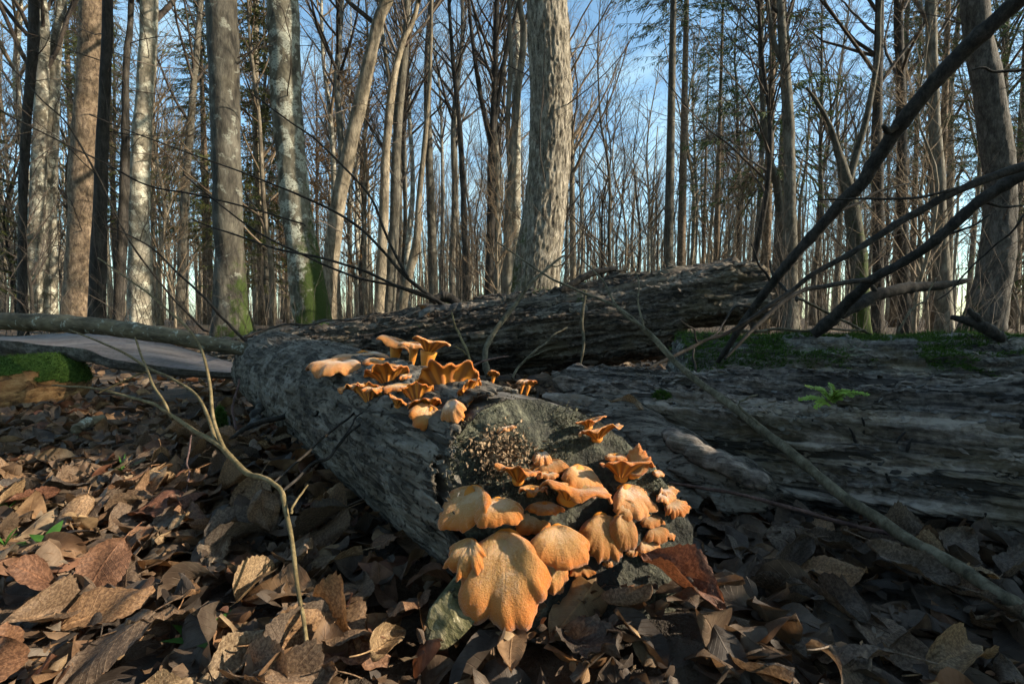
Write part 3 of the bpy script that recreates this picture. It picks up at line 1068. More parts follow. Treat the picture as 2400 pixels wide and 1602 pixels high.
# peeled bark slabs on the left end of the decayed log
def bark_slab(parent, pts, width, curl, seed, mat, name='bark_slab'):
    """a curled strip of bark along a world polyline, child of a log"""
    n, m = 60, 26
    c = smooth_poly(pts, n, 0.004, seed)
    t = np.gradient(c, axis=0)
    t /= np.linalg.norm(t, axis=1, keepdims=True)
    view = np.array([0.0, -0.75, 0.66])
    side = np.cross(t, view)
    side /= np.linalg.norm(side, axis=1, keepdims=True)
    nor = np.cross(side, t)
    s = np.linspace(-1, 1, m)
    wv = width * (1 + 0.25 * fbm(np.stack([np.arange(n) * 0.22, np.full(n, seed), np.zeros(n)], 1), 3, seed))
    wv = wv * np.clip(np.minimum(np.arange(n) / 5.0 + 0.5, (n - 1 - np.arange(n)) / 6.0 + 0.35), 0, 1)
    V = c[:, None] + side[:, None] * (np.sin(s * curl) / curl)[None, :, None] * wv[:, None, None] \
        - nor[:, None] * ((1 - np.cos(s * curl)) / curl)[None, :, None] * wv[:, None, None]
    q = V.reshape(-1, 3)
    q = q + (fbm(q * 22, 4, seed) * 0.006)[:, None] * np.repeat(nor, m, axis=0)
    edge = fbm(q * 40, 3, seed + 5).reshape(n, m)
    keep = (np.abs(s)[None] < 0.9 + 0.25 * edge)
    f = grid_faces(n, m)
    f = f[keep.ravel()[f].all(axis=1)]
    iv = np.array(parent.matrix_world.inverted())
    q = q @ iv[:3, :3].T + iv[:3, 3]
    o = link(name, mesh_np(name, q, f, mat), parent)
    sd = o.modifiers.new('thickness', 'SOLIDIFY')
    sd.thickness = 0.004
    return o


bark_slab(right_log, [PD(1400, 905, 0.98), PD(1500, 985, 0.84), PD(1620, 1060, 0.76), PD(1770, 1140, 0.71)], 0.055, 0.8, 3, MAT['log_bark'])
bark_slab(right_log, [PD(1380, 940, 0.93), PD(1480, 1060, 0.80), PD(1610, 1150, 0.74)], 0.06, 0.7, 5, MAT['log_bark'])
bark_slab(right_log, [PD(1530, 985, 0.81), PD(1650, 1050, 0.73), PD(1760, 1110, 0.69)], 0.024, 1.6, 8, MAT['old_wood'])
bark_slab(right_log, [PD(1330, 880, 1.06), PD(1430, 900, 0.99), PD(1520, 990, 0.86)], 0.03, 1.2, 9, MAT['log_bark'])
bark_slab(right_log, [PD(1870, 975, 0.84), PD(1930, 985, 0.82), PD(1985, 1010, 0.80)], 0.016, 1.0, 10, MAT['old_wood'])
bark_slab(raised_log, [PD(1165, 705, 2.02), PD(1215, 692, 2.0), PD(1275, 690, 1.99)], 0.028, 0.8, 12, MAT['log_bark'], 'bark_flake')
bark_slab(raised_log, [PD(1235, 720, 1.97), PD(1290, 705, 1.96), PD(1345, 700, 1.95)], 0.03, 0.8, 13, MAT['log_bark'], 'bark_flake')
bark_slab(raised_log, [PD(960, 720, 2.13), PD(1000, 705, 2.12), PD(1060, 700, 2.10)], 0.02, 0.9, 14, MAT['bare_wood'], 'bark_flake')
bark_slab(raised_log, [PD(1150, 685, 2.06), PD(1180, 680, 2.05), PD(1220, 672, 2.05)], 0.018, 1.2, 15, MAT['log_bark'], 'bark_flake')
bark_slab(root, [PD(572, 990, 1.15), PD(590, 940, 1.2), PD(618, 893, 1.26)], 0.016, 1.4, 16, MAT['bare_wood'], 'bark_strip')

# pale mossy splinter at the foot of the cut end
def splinter():
    pts = [(985, 1395), (1045, 1345), (1092, 1352), (1088, 1425), (1012, 1492), (974, 1455)]
    n, m = 28, 22
    fr = np.array([PD(x, y, 0.425 + 0.02 * (1400 - y) / 100) for x, y in pts])
    c = fr.mean(axis=0)
    ring = smooth_poly(np.concatenate([fr, fr[:1]]), n + 1)[:n]
    nb = np.array([0.35, 0.9, 0.1]) * 0.06
    rows = [c + (ring - c) * k + np.array([0, -0.004, 0.002]) * (1 - k) for k in np.linspace(0, 1, m // 2)] + [ring + nb * k for k in np.linspace(0.1, 1, m // 2)]
    v = np.concatenate(rows)
    v = v + (fbm(v * 70, 4, 3) * 0.004)[:, None] * np.array([0.3, -1, 0.5])
    iv = np.array(root.matrix_world.inverted())
    v = v @ iv[:3, :3].T + iv[:3, 3]
    mt = wood_mat('mossy_splinter', (0.025, 0.028, 0.010), (0.085, 0.078, 0.035), (0.22, 0.19, 0.115), grain=40, stretch=0.5, pale=((0.40, 0.35, 0.24), 60, 0.60), bump=1.0, bdist=0.01)
    link('splinter', mesh_np('splinter', v, grid_faces(len(rows), n, True), mt), root)['label'] = 'pale mossy wood splinter'


splinter()

# ------------------------------------------------------------------ mushrooms


def plane_hit(px, py, off):
    d = ray(px, py)
    q = FG_A + FACE_N * off
    t = np.dot(q - CAM, FACE_N) / np.dot(d, FACE_N)
    return CAM + d * t


def log_near(p):
    """nearest point on the foreground log's bark to p"""
    s = np.clip(np.dot(p - FG_A, FG_DIR), 0, FG_L)
    c = FG_A + FG_DIR * s
    w = p - c
    return c + w / (np.linalg.norm(w) + 1e-9) * (FG_R * 0.93)


def log_hit(px, py):
    d = ray(px, py)
    d = d / np.linalg.norm(d)
    w = CAM - FG_A
    dp = d - FG_DIR * np.dot(d, FG_DIR)
    wp = w - FG_DIR * np.dot(w, FG_DIR)
    a, b, c = np.dot(dp, dp), 2 * np.dot(dp, wp), np.dot(wp, wp) - FG_R ** 2
    D = b * b - 4 * a * c
    t = (-b - math.sqrt(D)) / (2 * a) if D > 0 else -b / (2 * a)
    return CAM + d * t


def rotmat(yaw, pitch, roll):
    """fan direction: yaw 0 = towards the camera, + = to the right; pitch + = drooping; roll + = right side down"""
    f = np.array([math.sin(yaw) * math.cos(pitch), -math.cos(yaw) * math.cos(pitch), -math.sin(pitch)])
    x = np.array([math.cos(yaw), math.sin(yaw), 0.0])
    n = np.cross(x, f)
    if n[2] < 0 and abs(pitch) < 1.4:
        n = -n
    x2 = x * math.cos(roll) - n * math.sin(roll)
    n2 = n * math.cos(roll) + x * math.sin(roll)
    return np.stack([x2, f, n2], 1)


def face_foot(p):
    q = p - FACE_N * (np.dot(p - FG_A, FACE_N) + 0.004)
    s_ = np.dot(q - FG_A, FG_DIR)
    c = FG_A + FG_DIR * s_
    w = q - c
    r = np.linalg.norm(w)
    if r > FG_R * 0.93:
        q = c + w / r * FG_R * 0.9 + FG_DIR * 0.01
    return q


N_MUSH = 0


def mushroom(label, cx, cy, w, ratio=0.8, yaw=0, pitch=10, roll=0, funnel=0.1, droop=0.25, wave=0.06, nw=5, lobe=0.06, nl=4, mat='cap', on='face',
             off=0.0, seed=None, thick=1.0, stem=True, d=None, stalk=0.22):
    """cx, cy, w: middle and width in the photograph; the cap is attached to the log and grows along yaw/pitch"""
    global N_MUSH
    N_MUSH += 1
    seed = seed or N_MUSH
    rs = np.random.default_rng(seed * 13 + 5)
    M = rotmat(R(yaw), R(pitch), R(roll))
    w = w * 1.10
    W = 0.05
    for _ in range(3):
        Lc = W * ratio
        if d is not None:
            c = P(cx, cy, d)
        elif on == 'face':
            o_ = max(np.dot(M[:, 1], FACE_N), 0.1) * 0.42 * Lc + off
            c = plane_hit(cx, cy, o_)
        else:
            c = log_hit(cx, cy) - np.array([0, 1, 0]) * (0.3 * Lc + off)
        W = w * c[1] / FPX
    Lc = W * ratio
    org = c - M[:, 1] * 0.42 * Lc
    nth, nr = 88, 18
    th = np.linspace(0, 2 * np.pi, nth, endpoint=False)
    # outline: ellipse seen from the attachment near its back edge
    ex = (W / 2) * np.cos(th)
    ey = 0.42 * Lc + 0.5 * Lc * np.sin(th)
    ph = rs.uniform(0, 6.28, 6)
    lobe = lobe * 1.15
    mod = 1 + lobe * np.sin(nl * th + ph[0]) + lobe * 0.6 * np.sin((2 * nl + 1) * th + ph[1]) + 0.012 * np.sin(19 * th + ph[2]) + 0.010 * np.sin(31 * th + ph[3])
    fr = np.clip((ey / Lc), 0, 1) ** 0.5
    mod = 1 + (mod - 1) * (0.35 + 0.65 * fr)
    ex, ey = ex * mod, ey * mod
    s = np.linspace(0, 1, nr) ** 0.8
    s[0] = 0.0
    S, TH = np.meshgrid(s, th, indexing='ij')
    x = S * ex[None]
    y = S * ey[None]
    frg = np.broadcast_to(fr[None], S.shape)
    z = Lc * (funnel * S ** 1.5 - droop * S ** 4 + 0.07 * np.sin(np.pi * S)) \
        + Lc * wave * S ** 4.5 * np.sin(nw * TH + ph[4]) * frg + Lc * wave * 0.5 * S ** 9 * np.sin((nw * 2 + 1) * TH + ph[5]) * frg \
        - Lc * 0.05 * np.clip((S - 0.86) / 0.14, 0, 1) ** 2
    nz = fbm(np.stack([x.ravel() / W * 3 + seed, y.ravel() / W * 3, 0 * x.ravel()], 1), 3, seed).reshape(S.shape)
    z = z + nz * Lc * 0.10 * S
    tt = Lc * thick * (0.17 * (1 - S) ** 1.6 + 0.030)
    top = np.stack([x, y, z], -1)
    # rim turned under
    rim = top[-1:].copy()
    rim[..., :2] *= 0.985
    rim[..., 2] -= Lc * thick * 0.022
    rim2 = top[-1:].copy()
    rim2[..., :2] *= 0.955
    rim2[..., 2] -= Lc * thick * 0.030
    capv = np.concatenate([top, rim, rim2]).reshape(-1, 3)
    at = np.stack([np.concatenate([S, S[-1:], S[-1:]]), np.concatenate([TH, TH[-1:], TH[-1:]]) / 6.2832, np.zeros((nr + 2, nth))], -1).reshape(-1, 3)
    und = top[::-1].copy()
    und[..., :2] *= 0.972
    und[..., 2] = und[..., 2] - tt[::-1] + (0.006 * Lc * np.where(np.arange(nth) % 2 == 0, 1, -1))[None] * S[::-1]
    uat = np.stack([S[::-1], TH[::-1] / 6.2832, 0 * S + 1], -1).reshape(-1, 3)
    e = thing('mushroom', label, 'mushroom', org)
    cv = capv @ M.T
    uv = und.reshape(-1, 3) @ M.T
    cap = link('cap', mesh_np('mushroom_cap', cv, grid_faces(nr + 2, nth, True), MAT[mat], attr=at), e)
    link('gills', mesh_np('mushroom_gills', uv, grid_faces(nr, nth, True), MAT['gills'], attr=uat), cap)
    if stem:
        # short stalk running into the wood
        under = -M[:, 2] * 0.05 * Lc
        foot = face_foot(org) if on == 'face' else log_near(org)
        ax = foot - org
        if np.linalg.norm(ax) < 0.012:
            foot = org - M[:, 1] * 0.012 - M[:, 2] * 0.008
        pts = np.stack([(1 - k) * (org + M[:, 1] * 0.08 * Lc + under) + k * foot for k in np.linspace(0, 1, 6)])
        rr = np.linspace(stalk * Lc, stalk * 0.45 * Lc, 6)
        sv, sf = tubes((pts - org)[None], rr[None], 14)
        link('stalk', mesh_np('mushroom_stalk', sv, sf, MAT['gills'], attr=np.tile([[0.2, 0.1, 1.0]], (len(sv), 1))), e)
    return e


def c6(x, y):
    return 950 + x / 2.851, 950 + y / 2.851


def c5(x, y):
    return 700 + x / 3.915, 750 + y / 3.915


def mf(label, x, y, w, **k):
    a = c6(x, y)
    return mushroom(label, a[0], a[1], w / 2.851, on='face', **k)


def mu(label, x, y, w, **k):
    a = c5(x, y)
    k.setdefault('thick', 1.3)
    return mushroom(label, a[0], a[1], w / 3.915 * 1.2, on='log', **k)


# on the cut end
mf('large lobed orange mushroom hanging lowest on the cut end of the log', 640, 1150, 600, ratio=0.92, yaw=-12, pitch=50, funnel=0.06, droop=0.12, wave=0.03, nw=6, lobe=0.05, nl=5, off=0.022)
mf('frilled left lobe of mushroom beside the lowest large mushroom', 395, 1010, 270, ratio=0.85, yaw=-30, pitch=40, funnel=0.12, droop=0.18, wave=0.06, nw=7, lobe=0.10, nl=6, off=0.016, mat='cap')
mf('thick orange finger-shaped mushroom on the right flank of the lowest large mushroom', 870, 1120, 150, ratio=1.5, yaw=18, pitch=58, funnel=0.02, droop=0.2, wave=0.03, lobe=0.03, off=0.03, mat='cap')
mf('broad smooth orange mushroom overlapping the lowest large mushroom from above', 1040, 925, 420, ratio=0.62, yaw=10, pitch=32, funnel=0.0, droop=0.2, wave=0.025, nw=4, lobe=0.05, nl=3, off=0.03)
mf('small rounded orange mushroom tucked under the broad smooth mushroom', 985, 1130, 230, ratio=0.9, yaw=15, pitch=52, droop=0.22, wave=0.04, lobe=0.05, off=0.010)
mf('golden mushroom with upturned glowing left edge at the bark of the cut end', 400, 690, 400, ratio=0.78, yaw=-34, pitch=40, roll=-10, funnel=0.1, droop=0.02, wave=0.04, nw=3, lobe=0.06, nl=3, off=0.012)
mf('rounded frosted mushroom lying on the golden upturned mushroom', 625, 700, 325, ratio=0.62, yaw=8, pitch=22, roll=-6, funnel=0.12, droop=0.28, wave=0.04, nw=3, lobe=0.04, off=0.032, mat='cap')
mf('widest wavy mushroom in the middle of the cut end with gills showing below', 1140, 610, 500, ratio=0.60, yaw=16, pitch=-10, roll=14, funnel=0.34, droop=0.16, wave=0.09, nw=4, lobe=0.06, nl=4, off=0.03)
mf('raised back lobe of mushroom behind the widest wavy mushroom', 1200, 500, 320, ratio=0.72, yaw=30, pitch=32, roll=12, funnel=0.14, droop=0.20, wave=0.05, lobe=0.05, off=0.012)
mf('funnel-shaped orange mushroom with white crumbs at the upper left of the cut end', 745, 485, 290, ratio=0.62, yaw=-10, pitch=-18, roll=8, funnel=0.5, droop=0.2, wave=0.10, nw=4, lobe=0.07, off=0.02)
mf('small folded mushroom between the funnel mushroom and the widest one', 855, 585, 190, ratio=0.7, yaw=5, pitch=-5, funnel=0.35, droop=0.15, wave=0.12, lobe=0.06, off=0.022)
mf('little curled lip of mushroom on the rim of the funnel mushroom', 955, 470, 140, ratio=0.6, yaw=0, pitch=8, funnel=0.3, droop=0.3, wave=0.05, off=0.014, mat='cap')
mf('small tan button mushroom at the top of the cut end cluster', 912, 335, 130, ratio=0.8, yaw=0, pitch=18, droop=0.4, wave=0.02, off=0.0, mat='cap_pale')
mf('pale tan mushroom behind the raised lobe near the mossy dome', 960, 405, 260, ratio=0.55, yaw=0, pitch=20, droop=0.2, wave=0.05, off=-0.004, mat='cap_deep')
mf('scalloped fan mushroom facing out on the right of the cut end', 1340, 875, 330, ratio=0.85, yaw=16, pitch=50, funnel=0.02, droop=0.12, wave=0.03, nw=8, lobe=0.04, nl=8, off=0.014, mat='cap_deep')
mf('egg-shaped orange mushroom overlapping the scalloped fan mushroom', 1478, 840, 195, ratio=1.1, yaw=20, pitch=50, funnel=0.02, droop=0.22, wave=0.02, lobe=0.02, off=0.022, mat='cap_deep')
mf('pale flat mushroom with rounded scallops on the right flank of the cut end', 1540, 630, 320, ratio=0.72, yaw=35, pitch=30, funnel=0.05, droop=0.16, wave=0.05, nw=5, lobe=0.06, nl=5, off=0.008, mat='cap_pale')
mf('drooping tongue of orange mushroom in front of the pale flat mushroom', 1490, 700, 170, ratio=0.8, yaw=10, pitch=46, funnel=0.1, droop=0.2, wave=0.10, lobe=0.08, off=0.020)
mf('wide upturned orange mushroom with gills showing, below the upright tongue', 1490, 450, 400, ratio=0.50, yaw=25, pitch=-22, roll=10, funnel=0.40, droop=0.10, wave=0.07, nw=5, lobe=0.07, off=0.012)
mf('upright tongue-shaped mushroom above the wide upturned mushroom', 1545, 370, 160, ratio=1.15, yaw=150, pitch=-62, roll=0, funnel=0.1, droop=0.1, wave=0.05, lobe=0.08, off=0.02)
mf('small flat cap on the left shoulder of the wide upturned mushroom', 1410, 350, 150, ratio=0.6, yaw=5, pitch=5, funnel=0.3, droop=0.25, wave=0.03, off=0.01)
mf('tiny flat mushroom at the outer tip of the wide upturned mushroom', 1695, 450, 105, ratio=0.6, yaw=55, pitch=10, funnel=0.15, droop=0.25, off=0.01, mat='cap_pale')
mf('frilled pinkish mushroom, topmost of the small stack on the right flank', 1760, 575, 190, ratio=0.5, yaw=50, pitch=14, funnel=0.2, droop=0.2, wave=0.10, nw=7, lobe=0.08, nl=6, off=0.0, mat='cap_pale')
mf('second frilled mushroom down the small stack on the right flank', 1745, 610, 170, ratio=0.5, yaw=40, pitch=16, funnel=0.15, droop=0.25, wave=0.07, lobe=0.06, off=0.010, mat='cap_pale')
mf('wide frilled mushroom with many small lobes reaching out over the dark leaf', 1815, 680, 250, ratio=0.5, yaw=50, pitch=16, funnel=0.2, droop=0.22, wave=0.12, nw=9, lobe=0.09, nl=8, off=0.0)
mf('flat brownish shelf mushroom under the frilled ones', 1655, 765, 190, ratio=0.5, yaw=30, pitch=14, droop=0.25, wave=0.04, off=0.004, mat='cap_deep')
mf('brownish shelf mushroom with curled rim, second from the ground on the right flank', 1690, 850, 190, ratio=0.55, yaw=28, pitch=20, droop=0.28, wave=0.06, lobe=0.06, off=0.004, mat='cap_deep')
mf('small orange mushroom poking out right of the curled-rim shelf mushroom', 1780, 850, 110, ratio=0.7, yaw=45, pitch=22, droop=0.25, wave=0.08, off=-0.004, mat='cap')
mf('lowest fan-shaped mushroom on the right flank just above the leaves', 1635, 955, 180, ratio=0.75, yaw=25, pitch=34, droop=0.22, wave=0.07, nw=6, lobe=0.07, off=0.004, mat='cap')
mf('tiny tan mushroom left of the lowest fan on the right flank', 1520, 975, 90, ratio=0.6, yaw=15, pitch=25, droop=0.3, off=0.008, mat='cap')
mf('small frilled mushroom near the ground under the broad smooth one', 1185, 1095, 180, ratio=0.55, yaw=15, pitch=28, funnel=0.15, droop=0.2, wave=0.12, nw=7, lobe=0.10, off=0.0, mat='cap_deep')
mf('tiny orange mushroom beneath the scalloped fan mushroom', 1365, 1045, 90, ratio=0.6, yaw=15, pitch=24, droop=0.3, off=0.004, mat='cap')
mf('dim orange shelf mushroom hidden under the widest wavy mushroom', 935, 690, 240, ratio=0.5, yaw=0, pitch=10, funnel=0.2, droop=0.2, wave=0.06, off=0.002)
mf('orange drooping mushroom in the shade under the rounded frosted one', 860, 780, 250, ratio=0.6, yaw=10, pitch=36, funnel=0.1, droop=0.2, wave=0.08, nw=6, off=-0.002)
mf('small upper fan of the pair on the dark wood right of the mossy dome', 1245, 130, 205, ratio=0.55, yaw=20, pitch=-14, roll=-8, funnel=0.45, droop=0.15, wave=0.06, off=0.004)
mf('lower wavy fan of the pair on the dark wood right of the mossy dome', 1312, 205, 300, ratio=0.5, yaw=20, pitch=-14, roll=-6, funnel=0.45, droop=0.12, wave=0.10, nw=5, mat='cap_pale', off=0.01)
mf('tiny whitish mushroom on the moss left of the dome', 672, 148, 135, ratio=0.55, yaw=10, pitch=2, roll=-10, funnel=0.1, droop=0.2, mat='cap_pale', off=-0.004)

# the row along the crest of the log
mu('long pale shelf mushroom at the far end of the crest row', 600, 325, 470, ratio=0.5, yaw=-5, pitch=4, roll=-3, funnel=0.1, droop=0.2, wave=0.05, nw=3, lobe=0.04, mat='cap_pale', off=0.02)
mu('wavy shelf mushroom just under the long pale shelf', 440, 395, 430, ratio=0.55, yaw=-12, pitch=14, roll=2, funnel=0.15, droop=0.2, wave=0.08, nw=5, lobe=0.05, mat='cap_pale', off=0.04)
mu('rounded orange mushroom right of the long pale shelf', 800, 370, 240, ratio=0.6, yaw=0, pitch=6, roll=8, funnel=0.15, droop=0.22, wave=0.04, mat='cap', off=0.03)
mu('curled orange mushroom behind the rounded one', 895, 430, 160, ratio=0.6, yaw=20, pitch=4, funnel=0.4, droop=0.15, wave=0.06, mat='cap', off=0.03)
mu('tiny pink cap under the rounded orange mushroom', 752, 448, 125, ratio=0.6, yaw=-5, pitch=16, droop=0.3, wave=0.03, mat='cap_pale', off=0.04)
mu('pale ear-shaped mushroom standing highest on the log', 915, 225, 300, ratio=0.55, yaw=10, pitch=8, roll=22, funnel=0.35, droop=0.3, wave=0.07, mat='cap_pale', off=0.0, stalk=0.3)
mu('small pale mushroom between the two on the skyline of the log', 1065, 238, 210, ratio=0.55, yaw=0, pitch=6, roll=6, funnel=0.35, droop=0.3, mat='cap_pale', off=0.005, stalk=0.3)
mu('funnel mushroom with glowing gills at the right of the skyline group', 1215, 268, 280, ratio=0.6, yaw=15, pitch=-6, roll=14, funnel=0.60, droop=0.2, wave=0.04, mat='cap_pale', off=0.0, stalk=0.36)
mu('wide wavy mushroom in the middle of the crest row with a dark twig across it', 860, 510, 310, ratio=0.62, yaw=-5, pitch=-34, roll=-4, funnel=0.5, droop=0.15, wave=0.12, nw=5, lobe=0.06, off=0.03)
mu('flat orange tongue right of the dark twig in the crest row', 1050, 500, 150, ratio=0.7, yaw=35, pitch=2, funnel=0.2, droop=0.2, off=0.02)
mu('frilled pale mushroom at the left end of the lower crest group', 600, 600, 230, ratio=0.6, yaw=-30, pitch=6, roll=-10, funnel=0.4, droop=0.15, wave=0.14, nw=7, lobe=0.09, mat='cap_pale', off=0.04)
mu('orange mushroom with drooping lip beside the frilled pale one', 765, 600, 160, ratio=0.7, yaw=-5, pitch=10, funnel=0.3, droop=0.2, wave=0.10, off=0.04)
mu('dark orange mushroom base beneath the frilled pale one', 690, 680, 240, ratio=0.65, yaw=-10, pitch=-50, funnel=0.5, droop=0.05, wave=0.10, nw=6, off=0.02)
mu('flat orange shelf in front of the wide wavy crest mushroom', 1020, 585, 290, ratio=0.45, yaw=5, pitch=6, funnel=0.2, droop=0.2, wave=0.05, off=0.03)
mu('two-lobed upturned orange mushroom below the flat shelf', 1130, 680, 250, ratio=0.7, yaw=5, pitch=-52, roll=6, funnel=0.45, droop=0.05, wave=0.13, nw=5, lobe=0.08, off=0.02)
mu('leaning orange tongue left of the two-lobed mushroom', 960, 690, 190, ratio=0.7, yaw=-15, pitch=-26, roll=24, funnel=0.3, droop=0.1, wave=0.06, off=0.04)
mu('largest upright fan on the crest showing its ribbed orange gills', 1400, 585, 450, ratio=0.72, yaw=8, pitch=-58, roll=2, funnel=0.35, droop=0.06, wave=0.07, nw=5, lobe=0.06, nl=5, off=0.005)
mu('tall orange mushroom at the right end of the crest row', 1610, 655, 190, ratio=1.1, yaw=48, pitch=-48, roll=0, funnel=0.3, droop=0.05, wave=0.08, lobe=0.07, off=0.005)
mu('narrow orange mushroom pointing left below the largest fan', 1200, 740, 280, ratio=0.65, yaw=-35, pitch=-24, roll=-16, funnel=0.25, droop=0.1, wave=0.06, off=0.03)
mu('smooth greyish-pink round cap at the right end of the crest row', 1430, 765, 190, ratio=0.9, yaw=-10, pitch=50, roll=-18, funnel=0.05, droop=0.25, wave=0.02, mat='cap_pale', off=0.03)
mu('lowest wavy mushroom of the crest row against the bark', 1200, 840, 230, ratio=0.85, yaw=-15, pitch=48, roll=26, funnel=0.2, droop=0.15, wave=0.08, off=0.02)
mu('small glowing orange stub under the greyish-pink cap', 1465, 850, 100, ratio=0.8, yaw=10, pitch=30, droop=0.2, wave=0.05, off=0.01)
mushroom('single small orange mushroom beside the pale bent twig', *c5(1785, 492), 105 / 3.915, ratio=0.9, yaw=-10, pitch=-40, funnel=0.2, seed=91, on='log', off=-0.015, stalk=0.2)
mushroom('left one of two small orange mushrooms in the dark gap behind the log', *c5(2065, 575), 120 / 3.915, ratio=0.7, yaw=-10, pitch=10, funnel=0.2, seed=92, mat='cap_pale', on='log', off=-0.015, stalk=0.2)
mushroom('right one of two small orange mushrooms in the dark gap behind the log', *c5(2130, 582), 105 / 3.915, ratio=0.9, yaw=20, pitch=-35, funnel=0.2, seed=93, mat='cap', on='log', off=-0.015, stalk=0.2)

# crumbs of decayed mushroom and white mould above the cluster
n = 900
px = rng.normal(650, 95, n)
py = 320 + (px - 650) * 0.05 + rng.normal(0, 75, n)
pts = np.array([plane_hit(*c6(a, b), 0.004 + abs(rng.normal(0, 0.006))) for a, b in zip(px, py)])
bv = []
for p in pts:
    d1 = rng.normal(0, 1, 3)
    d1 /= np.linalg.norm(d1)
    d2 = np.cross(d1, rng.normal(0, 1, 3))
    d2 /= np.linalg.norm(d2)
    a, b_ = rng.uniform(0.0012, 0.0042), rng.uniform(0.0006, 0.0024)
    bv += [p - d1 * a, p + d2 * b_, p + d1 * a, p - d2 * b_ + np.cross(d1, d2) * 0.002]
o = link('mushroom_crumbs', mesh_np('mushroom_crumbs', np.array(bv) - pts[0], np.arange(4 * n).reshape(-1, 4),
         plain_mat('crumbled_fungus', (0.05, 0.03, 0.015), (0.34, 0.24, 0.15), 120, 0.9), smooth=False), None, pts[0])
o['kind'] = 'stuff'
o['label'] = 'pale crumbs of decayed mushroom above the orange cluster'

# ------------------------------------------------------------------ leaves


def leaf_batch(B, nu, nv, L, Wd, bend, cup, fold, rip, rs, twist=0.0, serr=0.0):
    """B leaves as vertex grids (B, nu+1, nv+1, 3) lying on z=0, midrib along x; arrays of parameters (B,)"""
    u = np.linspace(0, 1, nu + 1)[None, :, None]
    v = np.linspace(-1, 1, nv + 1)[None, None, :]
    e = lambda q: np.asarray(q, float).reshape(-1, 1, 1)
    L, Wd, bend, cup, fold, rip = map(e, (L, Wd, bend, cup, fold, rip))
    hw = Wd * np.sin(np.pi * np.clip(u, 0.0, 1.0) ** 0.85) ** 0.75
    if nu > 8:
        hw = hw * (1 + serr * np.where(np.arange(nu + 1) % 2 == 0, 1, -1)[None, :, None])
    asym = 1 + 0.12 * rs.normal(0, 1, L.shape) * v
    y0 = v * hw * asym
    sgn = np.where(np.abs(cup) < 1e-3, 1e-3, cup)
    ca = sgn * v * (hw / (Wd + 1e-6))
    y = np.sin(ca) / sgn * Wd * asym
    z = (1 - np.cos(ca)) / sgn * Wd + fold * np.abs(y0)
    z = z + rip * Wd * np.sin(2 * np.pi * 6 * (u - 0.22 * np.abs(v))) * np.abs(v)
    q1, q2, q3, q4 = (rs.uniform(0, 6.28, L.shape) for _ in range(4))
    k1, k2 = rs.uniform(4, 9, L.shape), rs.uniform(1.5, 4, L.shape)
    z = z + Wd * 0.16 * np.sin(k1 * u + k2 * v + q1) * (0.3 + np.abs(v)) + Wd * 0.12 * np.sin(k2 * 2.1 * u - k1 * 0.5 * v + q2)
    bd = np.where(np.abs(bend) < 1e-3, 1e-3, bend)
    ang = bd * (u - 0.5)
    cx = np.sin(ang) / bd * L
    cz = (1 - np.cos(ang)) / bd * L
    X = cx - np.sin(ang) * z
    Z = cz + np.cos(ang) * z
    Y = y + 0 * X + L * 0.07 * np.sin(3 * u + q3)
    return np.stack([X, Y, Z], -1)


def leaf_attr(B, nu, nv, rnd):
    u = np.broadcast_to(np.linspace(0, 1, nu + 1)[None, :, None], (B, nu + 1, nv + 1))
    v = np.broadcast_to(np.linspace(-1, 1, nv + 1)[None, None, :], (B, nu + 1, nv + 1))
    r = np.broadcast_to(np.asarray(rnd).reshape(-1, 1, 1), (B, nu + 1, nv + 1))
    return np.stack([u, v, r], -1).reshape(-1, 3)


def euler_mats(yaw, tx, ty):
    cz, sz, cx, sx, cy, sy = np.cos(yaw), np.sin(yaw), np.cos(tx), np.sin(tx), np.cos(ty), np.sin(ty)
    o, z = np.ones_like(yaw), np.zeros_like(yaw)
    Rz = np.stack([cz, -sz, z, sz, cz, z, z, z, o], -1).reshape(-1, 3, 3)
    Rx = np.stack([o, z, z, z, cx, -sx, z, sx, cx], -1).reshape(-1, 3, 3)
    Ry = np.stack([cy, z, sy, z, o, z, -sy, z, cy], -1).reshape(-1, 3, 3)
    return Rz @ Ry @ Rx


def in_logs(x, y, k=1.0):
    bad = np.zeros(len(x), bool)
    for ax, ay, bx, by, r in LOGS:
        d = np.array([bx - ax, by - ay])
        t = np.clip(((x - ax) * d[0] + (y - ay) * d[1]) / (d @ d), 0, 1)
        bad |= np.hypot(x - ax - t * d[0], y - ay - t * d[1]) < r * k
    return bad


def log_heap(x, y):
    """leaves heap up a little against the logs"""
    h = np.zeros(len(x))
    for ax, ay, bx, by, r in LOGS[:1]:
        d = np.array([bx - ax, by - ay])
        t = np.clip(((x - ax) * d[0] + (y - ay) * d[1]) / (d @ d), 0, 1)
        q = np.hypot(x - ax - t * d[0], y - ay - t * d[1]) - r
        h = np.maximum(h, 0.03 * np.exp(-np.clip(q, 0, 9) / 0.10))
    return h


